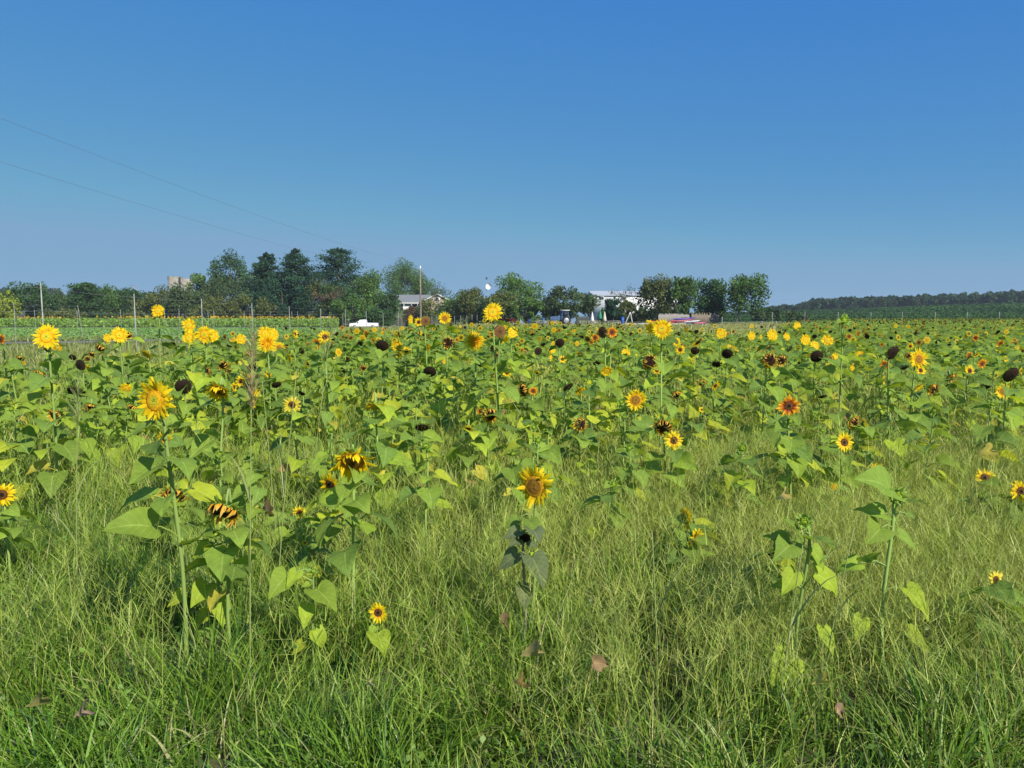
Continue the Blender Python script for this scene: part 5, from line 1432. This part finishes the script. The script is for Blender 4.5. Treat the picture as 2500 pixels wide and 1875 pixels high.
for (ds, rel, t), lst in groups.items():
    lst.sort(key=lambda e: e[0])
    for i, (_, p) in enumerate(lst):
        p['label'] = (f'{ds} {rel} {t}' if len(lst) == 1 else f'{ds} {rel} {t}, {ORD[min(i, 19)]} of them')
        if len(p['label'].split()) > 16: p['label'] = ' '.join(p['label'].replace(' of them', '').split()[:16])

NB = {'Y': 'open', 'G': 'bud'}
LEAFC = [(0.215, 0.325, 0.050), (0.24, 0.35, 0.050), (0.175, 0.28, 0.052), (0.27, 0.385, 0.045), (0.34, 0.45, 0.040), (0.43, 0.49, 0.038)]  # later tones: backlit yellow-green put into the leaf colour
YL = (0.52, 0.46, 0.06); BRL = (0.34, 0.20, 0.09)
STEMC = (0.25, 0.36, 0.09)


def stem_path(p):
    c = np.array(p['c']); a, b = R(p['yaw']), R(p['pit'])
    n = np.array([math.sin(a) * math.cos(b), -math.cos(a) * math.cos(b), math.sin(b)])
    g = gz(p['x'], p['d']); hr = p['r']
    h = c[2] - g
    back = c - n * hr * 0.25
    lx = rs.uniform(-0.05, 0.05) * h; ly = rs.uniform(0.0, 0.08) * h
    base = np.array([c[0] + lx, c[1] + hr * 0.4 + ly, g - 0.02])
    dn = float(np.clip((-math.degrees(b) + 5) / 45, 0, 1)) if True else 0
    k2 = back - n * max(0.03, hr * 0.5) * (0.5 + 0.6 * dn) + np.array([0, 0, -0.55 * hr * (1 - dn) + 0.03 * dn])
    k1 = np.array([k2[0] * 0.85 + base[0] * 0.15, k2[1] * 0.9 + base[1] * 0.1, min(k2[2] - 0.07, g + h * 0.84)])
    mid = (base + k1) / 2 + np.array([rs.uniform(-.035, .035), rs.uniform(-.02, .02), 0])
    pts = np.array([base, mid, k1, k2, back])
    # Catmull-Rom
    P = np.vstack([2 * pts[0] - pts[1], pts, 2 * pts[-1] - pts[-2]]); out = []
    for i in range(1, len(P) - 2):
        for t in np.linspace(0, 1, 5)[:-1] if i < len(P) - 3 else np.linspace(0, 1, 5):
            out.append(0.5 * ((2 * P[i]) + (-P[i - 1] + P[i + 1]) * t + (2 * P[i - 1] - 5 * P[i] + 4 * P[i + 1] - P[i + 2]) * t * t
                              + (-P[i - 1] + 3 * P[i] - 3 * P[i + 1] + P[i + 2]) * t ** 3))
    return np.array(out), n


# hand-placed leaves on the nearest plants: (blade foot x, y, tip x, y, stem y, tone) in photograph pixels
HERO = {
    (1963, 1272): dict(base=(1958, 1735), r=0.0085, leaves=[(1925, 1320, 1868, 1300, 1345, 0), (1985, 1318, 2040, 1312, 1330, 0), (1950, 1300, 1925, 1262, 1300, 0), (1955, 1318, 1948, 1345, 1310, 0),
                                  (1985, 1340, 2022, 1392, 1345, 3), (1930, 1330, 1902, 1350, 1352, 0), (1940, 1398, 1912, 1450, 1420, 4), (1995, 1402, 2078, 1442, 1460, 4), (1922, 1430, 1885, 1425, 1450, 0),
                                  (1928, 1610, 1888, 1668, 1590, 4), (2010, 1535, 2040, 1598, 1560, 4), (1988, 1370, 2020, 1350, 1360, 2)]),
    (2192, 1210): dict(base=(2165, 1690), r=0.010, leaves=[(2160, 1255, 2095, 1232, 1265, 0), (2172, 1195, 2122, 1140, 1240, 0), (2215, 1222, 2262, 1222, 1240, 0), (2215, 1255, 2240, 1262, 1265, 2), (2195, 1305, 2248, 1335, 1330, 0),
                                  (2215, 1440, 2288, 1502, 1460, 4), (2110, 1370, 2150, 1340, 1400, 0), (2095, 1375, 2040, 1385, 1400, 3), (2220, 1545, 2285, 1590, 1590, 4), (2150, 1290, 2130, 1310, 1300, 1), (2105, 1510, 2092, 1560, 1530, 4)]),
    (1281, 1314): dict(base=(1272, 1640), r=0.008, dull=True, leaves=[(1268, 1296, 1222, 1312, 1302, 6), (1300, 1292, 1320, 1306, 1300, 6), (1265, 1318, 1245, 1330, 1318, 6), (1290, 1325, 1318, 1335, 1320, 6), (1262, 1352, 1210, 1390, 1362, 6),
                                  (1300, 1362, 1338, 1428, 1368, 6), (1278, 1432, 1284, 1492, 1440, 7), (1305, 1350, 1330, 1380, 1360, 4)]),
    (525, 1305): dict(base=(532, 1660), r=0.0075, leaves=[(505, 1330, 462, 1362, 1335, 4), (538, 1330, 560, 1300, 1335, 3), (520, 1310, 500, 1300, 1318, 0), (535, 1345, 570, 1370, 1345, 3), (525, 1378, 540, 1425, 1375, 4), (505, 1430, 465, 1470, 1430, 4),
                                  (535, 1465, 545, 1530, 1465, 4), (505, 1500, 462, 1530, 1520, 5), (450, 1450, 400, 1480, 1440, 5), (480, 1320, 500, 1280, 1330, 3), (545, 1400, 590, 1410, 1390, 3), (525, 1335, 515, 1320, 1340, 0)]),
    (1304, 1188): dict(base=(1275, 1640), r=0.009, leaves=[(1262, 1268, 1228, 1290, 1275, 0), (1290, 1270, 1310, 1290, 1280, 0)]),
    (765, 1395): dict(base=(768, 1700), r=0.006, leaves=[(755, 1425, 735, 1432, 1430, 3), (775, 1440, 820, 1470, 1440, 3), (750, 1480, 742, 1535, 1470, 4), (770, 1540, 800, 1585, 1540, 4), (738, 1570, 708, 1600, 1560, 5), (700, 1405, 655, 1450, 1420, 3), (725, 1395, 700, 1430, 1400, 4)]),
    (923, 1496): dict(base=(915, 1720), r=0.005, leaves=[(915, 1530, 900, 1562, 1540, 3), (922, 1550, 940, 1582, 1550, 4)]),
}
leaf_blades = [build('leaf_blade', *(lambda a: (a[0], a[1], None, None, [M_leaf], None, None, a[2]))(leaf_grid(10, (-1, -0.7, -0.35, 0, 0.35, 0.7, 1), droop=dr, fold=fo, twist=tw, seed=sd_, wid=wd_)), link=False)
               for dr, fo, tw, sd_, wd_ in ((0.5, 0.12, 0.2, 3, 0.36), (0.8, 0.18, -0.25, 4, 0.40), (0.3, 0.08, 0.1, 5, 0.33), (1.0, 0.22, 0.3, 6, 0.38))]
UV_ = (0.6, 0.6)


def add_leaf(mesh, M4, colr, root, name='leaf'):
    o = bpy.data.objects.new(name, mesh); C.objects.link(o); o.parent = root
    o.matrix_local = M4; v = rs.uniform(0.85, 1.2)
    o.color = (colr[0] * v, colr[1] * v, colr[2] * v, 1); return o


def make_plant(p):
    path, n = stem_path(p)
    key = next((q for q in HERO if abs(p['px'] - q[0]) < 4 and abs(p['py'] - q[1]) < 4), None)
    H = HERO.get(key)
    c = np.array(p['c'])
    if H:
        b = at(*H['base'], p['d']); b2 = np.array([b.x, p['d'] + 0.03, gz(b.x, p['d']) - 0.02])
        path = path + (b2 - path[0]) * np.linspace(1, 0, len(path))[:, None] ** 1.0
    root = empty('sunflower', (path[0][0], path[0][1], max(path[0][2], -0.02)))
    tag(root, p['label'], 'sunflower', 'sunflowers standing in the field'); off = np.array(root.location)
    r = H['r'] * 0.85 if H else (0.0052 + 0.0030 * min(1.4, path[-1][2])) * (0.8 if p['k'] == 'G' else 1)
    rad = np.linspace(r * 1.15, r * 0.75, len(path)); rad[-2:] *= 1.25
    V, Q, T = tube(path - off, rad, 7)
    so_ = build('stem', V, Q, T, None, [M_stem], parent=root); bv_ = rs.uniform(0.8, 1.15); so_.color = (*[v * bv_ for v in (STEMC if not (H and H.get('dull')) else (0.22, 0.22, 0.12))], 1)
    # flower head
    k = p['k']; var = rs.randrange(3)
    if k == 'D' and p['py'] > 920 and p['pit'] < -30: var = 2
    md, mp_, mb = HEADS[(k, var)]
    hd_ = bpy.data.objects.new('flower_head', md); C.objects.link(hd_); hd_.parent = root
    q = Vector(n).to_track_quat('Z', 'Y')
    M = Matrix.Translation(Vector(c - off)) @ q.to_matrix().to_4x4() @ Matrix.Rotation(rs.uniform(0, 6.28), 4, 'Z') @ Matrix.Diagonal((p['r'] * 1.07, p['r'] * 1.07, p['r'] * 1.07, 1))
    hd_.matrix_local = M
    for m_, nm in ((mp_, 'petal_ring'), (mb, 'bract_ring')):
        o = bpy.data.objects.new(nm, m_); C.objects.link(o); o.parent = hd_
    # leaves
    if H:
        for i, (fx, fy, tx, ty, sy, tone) in enumerate(H['leaves']):
            dz = (0.02, -0.06, -0.03, 0.03)[i % 4]
            A = np.array(at(fx, fy, p['d'] + dz * 0.5)); B = np.array(at(tx, ty, p['d'] + dz * 1.6 - 0.05))
            S_ = path[np.argmin([abs(proj(q_)[1] - sy) for q_ in path])]
            ax = Vector(B - A); L_ = ax.length; ax.normalize()
            up = Vector((0.25, -0.55, 0.8)); zz = (up - ax * up.dot(ax)).normalized(); yy = zz.cross(ax)
            M = Matrix((ax, yy, zz)).transposed().to_4x4(); M = Matrix.Translation(Vector(A - off)) @ M @ Matrix.Diagonal((L_, L_, L_, 1))
            colr = (LEAFC + [(0.15, 0.19, 0.085), (0.17, 0.20, 0.08)])[tone]
            lf = add_leaf(leaf_blades[i % 4], M, colr, root)
            mid = (S_ + A) / 2 + np.array([0, 0, 0.015])
            V, Q, T = tube(np.array([S_, mid, A]) - off, [0.0032, 0.0027, 0.002], 5, False)
            st = build('petiole', V, Q, None, None, [M_stem], parent=lf); st.matrix_parent_inverse = Matrix.Identity(4)
            st.matrix_local = M.inverted(); st.color = (*STEMC, 1)
        return root
    h = path[-1][2] - path[0][2]
    nl = int(rs.uniform(10, 15)) if p['d'] > 5.4 else int(rs.uniform(8, 12))
    if k in 'DN' and p['pit'] > -15 and p['d'] < 12: nl = int(nl * 0.6)
    a0 = rs.uniform(0, 6.28)
    hi = 0.86 if k != 'G' else 0.97
    for i in range(nl):
        f = hi - (hi - (0.22 if p['d'] > 5.4 else 0.5)) * (i / max(1, nl - 1)) ** 0.9
        i0 = min(int(np.searchsorted(path[:, 2], path[0][2] + h * f)), len(path) - 1)
        S_ = path[i0]; a = a0 + i * 2.4 + rs.uniform(-0.4, 0.4); a = a - 0.75 * math.sin(a + 1.35)
        s = (0.155 if p['d'] > 5.6 else 0.118 if p['r'] > 0.07 and p['k'] in 'YQVW' else 0.10) * rs.choice((0.8, 1, 1, 1.15)) + (0.05 * math.sin(min(1, (1 - f) * 2.2) * 1.57)) * rs.uniform(0.8, 1.2) * min(1.1, 0.5 + h * 0.5)
        if k == 'G' and i < 3: s *= 0.62
        t = rs.random(); low = (1 - f)
        colr = LEAFC[rs.randrange(3)] if t > low * 0.9 else LEAFC[rs.randrange(3, 6)]  # lower leaves lean to the tones painted as backlit
        if f < 0.55 and rs.random() < 0.13: colr = YL; s *= 0.7
        if f < 0.4 and rs.random() < 0.12: colr = BRL; s *= 0.6
        # leaves swing towards the light
        M = (Matrix.Translation(Vector(S_ - off)) @ Matrix.Rotation(a, 4, 'Z') @ Matrix.Rotation(rs.uniform(-0.5, 0.5), 4, 'X')
             @ Matrix.Rotation(-0.35 + (1 - f) * rs.uniform(0.0, 0.95), 4, 'Y') @ Matrix.Diagonal((s, s, s, 1)))
        add_leaf(rs.choice(LEAF0), M, colr, root)
    return root


for p in INDIV: make_plant(p)

# ================================================================== THE REST OF THE SUNFLOWER FIELD: one mass
F = Acc()
cand = scatter_plants(14, 30, 3.0, 0.25)
cand += scatter_plants(30, 62, 1.35, 0.2)
far = scatter_plants(62, 152, 1.0, 0.0)
def head_lod(acc, c, r, k, yaw, pit, rng_):
    """a flower of eighteen faces: jagged petals round a disc"""
    n = len(c)
    th = np.arange(12) * np.pi / 6; out = np.where(np.arange(12) % 2, 0.78, 1.0)
    ps = np.stack([np.cos(th) * out, np.sin(th) * out, np.zeros(12)], -1)
    pr = np.stack([np.cos(th) * 0.45, np.sin(th) * 0.45, np.full(12, 0.03)], -1)
    pc = np.array([[0, 0, 0.09]])
    Vt = np.vstack([ps, pr, pc]); Qt = [[i, (i + 1) % 12, 12 + (i + 1) % 12, 12 + i] for i in range(12)] + [[24, 12 + i, 12 + i + 1, 12 + (i + 2) % 12] for i in range(0, 12, 2)]
    Mx = rotz(np.radians(yaw)) @ rotx(np.pi / 2 - np.radians(pit)) * np.asarray(r)[:, None, None]
    V, Q = batch(Vt, np.array(Qt), Mx, np.asarray(c))
    pet = {'Y': YEL, 'B': YEL, 'Q': YEL, 'R': ORG, 'P': PALE, 'W': GOLD, 'V': YEL2, 'D': BRN, 'N': GOLD, 'S': YEL2, 'G': BGR, 'H': BGR}
    ce = {'Y': (0.62, 0.30, 0.01), 'B': BRN, 'Q': BMID, 'R': BRN, 'P': BRN, 'W': BLK, 'V': BMID, 'D': BLK, 'N': BMID, 'S': YEL2, 'G': GRN, 'H': (0.45, 0.48, 0.03)}
    cc = np.concatenate([np.vstack([np.tile(pet[q], (12, 1)), np.tile(mixc(pet[q], ce[q], 0.75), (12, 1)), [ce[q]]]) for q in k])
    acc.add(V, Q, None, cc)


def rest_plants(acc, P, nl, lod, lsize):
    P = np.array([(p['x'], p['d'], p['h'], ) for p in P]); n = len(P)
    g = ground_z(P[:, 0], P[:, 1])
    # stems
    wd = np.full(n, 0.011) * (1 + P[:, 1] / 60)
    V, Q, cc = strips(np.stack([P[:, 0], P[:, 1], g], -1), P[:, 2], wd, RNG.uniform(0, 6.28, n), RNG.uniform(0, 0.04, n), RNG.uniform(0, 0.03, n), RNG.uniform(-0.6, 0.6, n), 2,
                      np.tile(STEMC, (n, 1)), np.tile(STEMC, (n, 1)))
    acc.add(V, Q, None, cc)
    m = n * nl
    f = np.tile(np.linspace(1.0, 0.22, nl), n) * RNG.uniform(0.9, 1.0, m); i = np.repeat(np.arange(n), nl)
    pos = np.stack([P[i, 0], P[i, 1], g[i] + P[i, 2] * f * 0.95], -1)
    a = RNG.uniform(0, 6.28, n)[i] + np.tile(np.arange(nl) * 2.4, n) + RNG.uniform(-0.4, 0.4, m)
    a = a - 0.75 * np.sin(a + 1.35)
    s = lsize * (0.75 + 0.4 * np.sin(np.minimum(1, (1 - f) * 2.2) * 1.57)) * RNG.uniform(0.75, 1.25, m)
    Mx = rotz(a) @ rotx(RNG.uniform(-0.5, 0.5, m)) @ roty(-0.35 + (1 - f) * RNG.uniform(0.0, 0.95, m)) * s[:, None, None]
    t = RNG.random(m); tone = np.where(t > (1 - f) * 0.9, RNG.integers(0, 3, m), RNG.integers(3, 6, m))  # same backlit-looking tones, more often on lower leaves
    LC = np.array(LEAFC + [YL]); tone = np.where((f < 0.6) & (RNG.random(m) < 0.10), 6, tone)
    cl = LC[tone] * RNG.uniform(0.8, 1.2, (m, 1))
    if lod == 1:
        for v in range(8):
            sel = np.where(np.arange(m) % 8 == v)[0]
            if not len(sel): continue
            Vt, Qt, _ = LEAF1[v]
            V, Q = batch(Vt, Qt, Mx[sel], pos[sel]); acc.add(V, Q, None, np.repeat(cl[sel], len(Vt), 0))
    else:
        Vt = np.array([[0.45, 0, 0.15], [0.8, -0.42, 0.05], [1.45, 0, -0.45], [0.8, 0.42, 0.05]]); Qt = np.array([[0, 1, 2, 3]])
        V, Q = batch(Vt, Qt, Mx, pos); acc.add(V, Q, None, np.repeat(cl, 4, 0))


near_rest = [p for p in REST if p['d'] < 30]; mid_rest = [p for p in REST if p['d'] >= 30]
for lst, lod, nl, ls in ((near_rest, 1, 13, 0.20), (mid_rest, 2, 9, 0.22)):
    if lst: rest_plants(F, lst, nl, lod, ls)
if REST:
    head_lod(F, [tuple(p['c']) for p in REST], [p['r'] for p in REST], [p['k'] for p in REST], [p['yaw'] for p in REST], [p['pit'] for p in REST], RNG)
for cnd, lod, nl, ls, pk in (([q for q in cand if q[1] < 30], 1, 13, 0.205, 0.42), ([q for q in cand if q[1] >= 30], 2, 11, 0.23, 0.5), (far, 2, 6, 0.26, 0.7)):
    if not cnd: continue
    pp = [dict(x=x, d=y, h=rs.uniform(0.9, 1.28)) for x, y in cnd]
    rest_plants(F, pp, nl, lod, ls)
    hh_ = [p for p in pp if rs.random() < pk]
    kk_ = [rs.choices('DWBYRG', (46, 22, 9, 6, 5, 12) if p['d'] < 62 else (66, 18, 3, 3, 2, 8))[0] for p in hh_]
    head_lod(F, [(p['x'], p['d'] - 0.05, p['h'] + 0.02 + gz(p['x'], p['d'])) for p in hh_], [RSIZE[k] / 2 * rs.uniform(0.8, 1.15) for k in kk_], kk_,
             [rs.uniform(-60, 60) for _ in kk_], [rs.uniform(-65, -5) if k in 'DW' else rs.uniform(-15, 25) for k in kk_], RNG)
tag(F.obj('sunflower_field', [M_attr], smooth_=False), 'mass of further sunflowers filling the field behind the nearer plants', 'sunflower field', kind='stuff')

# ================================================================== SMALL THINGS IN THE GRASS
def stalk(px, py_base, py_top, d, lab, lean=0.0, head=True, w=0.0035, c=(0.26, 0.31, 0.10)):
    A = at(px, py_top, d); B = at(px + lean, py_base, d)
    root = empty('grass_stalk', (B.x, d, gz(B.x, d))); tag(root, lab, 'grass stalk', 'tall single grass stalks'); off = np.array(root.location)
    P = np.array([[0, 0, 0], [(A.x - B.x) * 0.35, 0, (A.z - off[2]) * 0.5], [A.x - B.x, 0, A.z - off[2]]])
    t = np.linspace(0, 1, 9)[:, None]; P = (1 - t) ** 2 * P[0] + 2 * t * (1 - t) * P[1] + t * t * P[2]
    V, Q, T = tube(P, np.linspace(w, w * 0.5, 9), 5); s = build('stem', V, Q, T, None, [M_stem], parent=root); s.color = (*c, 1)
    if head:
        n = 90; f = RNG.uniform(0.80, 1.0, n); base = np.stack([np.interp(f, t[:, 0], P[:, i]) for i in range(3)], -1)
        cc = np.tile(np.array([0.34, 0.27, 0.14]) if head == 2 else np.array([0.22, 0.28, 0.09]), (n, 1)) * RNG.uniform(0.8, 1.2, (n, 1))
        V, Q, cc = strips(base, RNG.uniform(0.03, 0.085, n) * (1.25 - f) * 4.2, np.full(n, 0.004), RNG.uniform(0, 6.28, n), RNG.uniform(0.2, 0.7, n), RNG.uniform(0, 0.6, n), RNG.uniform(0, 6.28, n), 2, cc, cc)
        build('seed_plume', V, Q, None, cc, [M_grass], parent=root)
    for f_ in (0.15, 0.35, 0.55):
      n = 1; f = np.array([f_]); base = np.stack([np.interp(f, t[:, 0], P[:, i]) for i in range(3)], -1)
      cc = np.tile(c, (n, 1))
      V, Q, cc = strips(base, RNG.uniform(0.25, 0.4, n), np.full(n, 0.010), RNG.uniform(0, 6.28, n), np.full(n, 0.4), np.full(n, 1.3), RNG.uniform(0, 6.28, n), 6, cc, cc)
      build('leaf', V, Q, None, cc, [M_grass], parent=root)


stalk(616, 1540, 820, 3.3, 'tallest grass stalk with a brown plume right of the biggest sunflower', -10, 2)
stalk(190, 1400, 920, 4.0, 'grass stalk with green plume rising at the left beside the nodding black head', -8, 1)
stalk(725, 1380, 900, 3.8, 'slanting grass stalk crossing the pale lemon sunflower', -60, 0)
stalk(640, 1250, 930, 4.4, 'thin grass stalk leaning left behind the tallest one', 40, 0)
stalk(812, 1150, 775, 6.0, 'green plumed grass stalk left of the tall bud beside the pickup', -60, 1)
stalk(1592, 1560, 1300, 3.1, 'pale grass stalk below the side view bloom', 20, 0, 0.004)
stalk(1960, 1700, 1330, 3.0, 'slanting grass stalk in front of the nearest bud plant', -60, 0)
stalk(2085, 1640, 1290, 3.0, 'grass stalk between the two right foreground bud plants', -90, 0)


def dead_leaf(px, py, d, s, c, lab, rz=0.0, dr=1.4, tilt=(0.9, 0.2)):
    V, Q, UV = leaf_grid(9, droop=dr, fold=0.5, twist=1.1, seed=int(px), wid=0.34, wave=0.06)
    p = at(px, py, d + 0.06)
    o = build('dead_leaf', V * s, Q, None, None, [M_leaf], uv=UV); o.location = p; o.rotation_euler = (tilt[0], tilt[1], rz); o.color = (*c, 1)
    tag(o, lab, 'dead leaf', 'dried leaves caught in the grass')


dead_leaf(203, 1735, 2.45, 0.085, (0.42, 0.29, 0.20), 'curled pinkish brown dead leaf at the bottom left', 1.9)
dead_leaf(100, 1705, 2.5, 0.09, (0.26, 0.24, 0.08), 'olive brown leaf left of the curled pinkish one', 2.2)
dead_leaf(1274, 1668, 2.55, 0.085, (0.55, 0.36, 0.16), 'tan dead leaf hanging below the dull wilting plant', 1.7, 0.6)
dead_leaf(1315, 1590, 2.7, 0.09, (0.36, 0.30, 0.12), 'yellowish brown leaf right of the wilting plant stem', 2.3, 0.8)
dead_leaf(1225, 1520, 2.8, 0.09, (0.26, 0.17, 0.09), 'brown leaf left of the wilting plant stem', 1.2, 0.8)
dead_leaf(1448, 1618, 2.65, 0.08, (0.36, 0.24, 0.13), 'flat brown leaf right of the hanging leaves', 0.3, 0.5)
dead_leaf(905, 1668, 2.6, 0.04, (0.60, 0.50, 0.30), 'tiny cream leaf below the lowest little sunflower', 1.5)
dead_leaf(2015, 1660, 2.6, 0.06, (0.62, 0.52, 0.14), 'yellow shrivelled leaf right of the nearest bud plant stem', 1.8)
dead_leaf(1915, 1205, 4.2, 0.10, (0.66, 0.55, 0.30), 'cream coloured dry leaf hanging in the grass right of centre', 1.2)
dead_leaf(645, 1245, 3.6, 0.12, (0.20, 0.14, 0.08), 'big dark brown leaf right of the largest withered head', 1.4, 0.7)
dead_leaf(2040, 1735, 2.45, 0.07, (0.40, 0.26, 0.18), 'small brown leaf at the foot of the nearest bud plant', 0.4)
dead_leaf(2418, 1100, 5.2, 0.14, (0.66, 0.58, 0.20), 'pale yellow hanging leaf near the right edge', 1.6, 0.6)


# ================================================================== AIR
hzm = bpy.data.materials.new('haze_air'); hzm.use_nodes = True
hn = hzm.node_tree.nodes; hn.clear()
ho_ = hn.new('ShaderNodeOutputMaterial'); hv_ = hn.new('ShaderNodeVolumePrincipled')
hv_.inputs['Color'].default_value = (0.78, 0.88, 1.0, 1); hv_.inputs['Density'].default_value = 0.0002
hv_.inputs['Anisotropy'].default_value = 0.0
hzm.node_tree.links.new(hv_.outputs[0], ho_.inputs['Volume'])
V, Q = box(-1600, 1600, -1600, 1600, -3.5, 40)
hb = build('haze', V, Q, None, None, [hzm], smooth_=False); tag(hb, kind='stuff')
SC.cycles.volume_bounces = 0
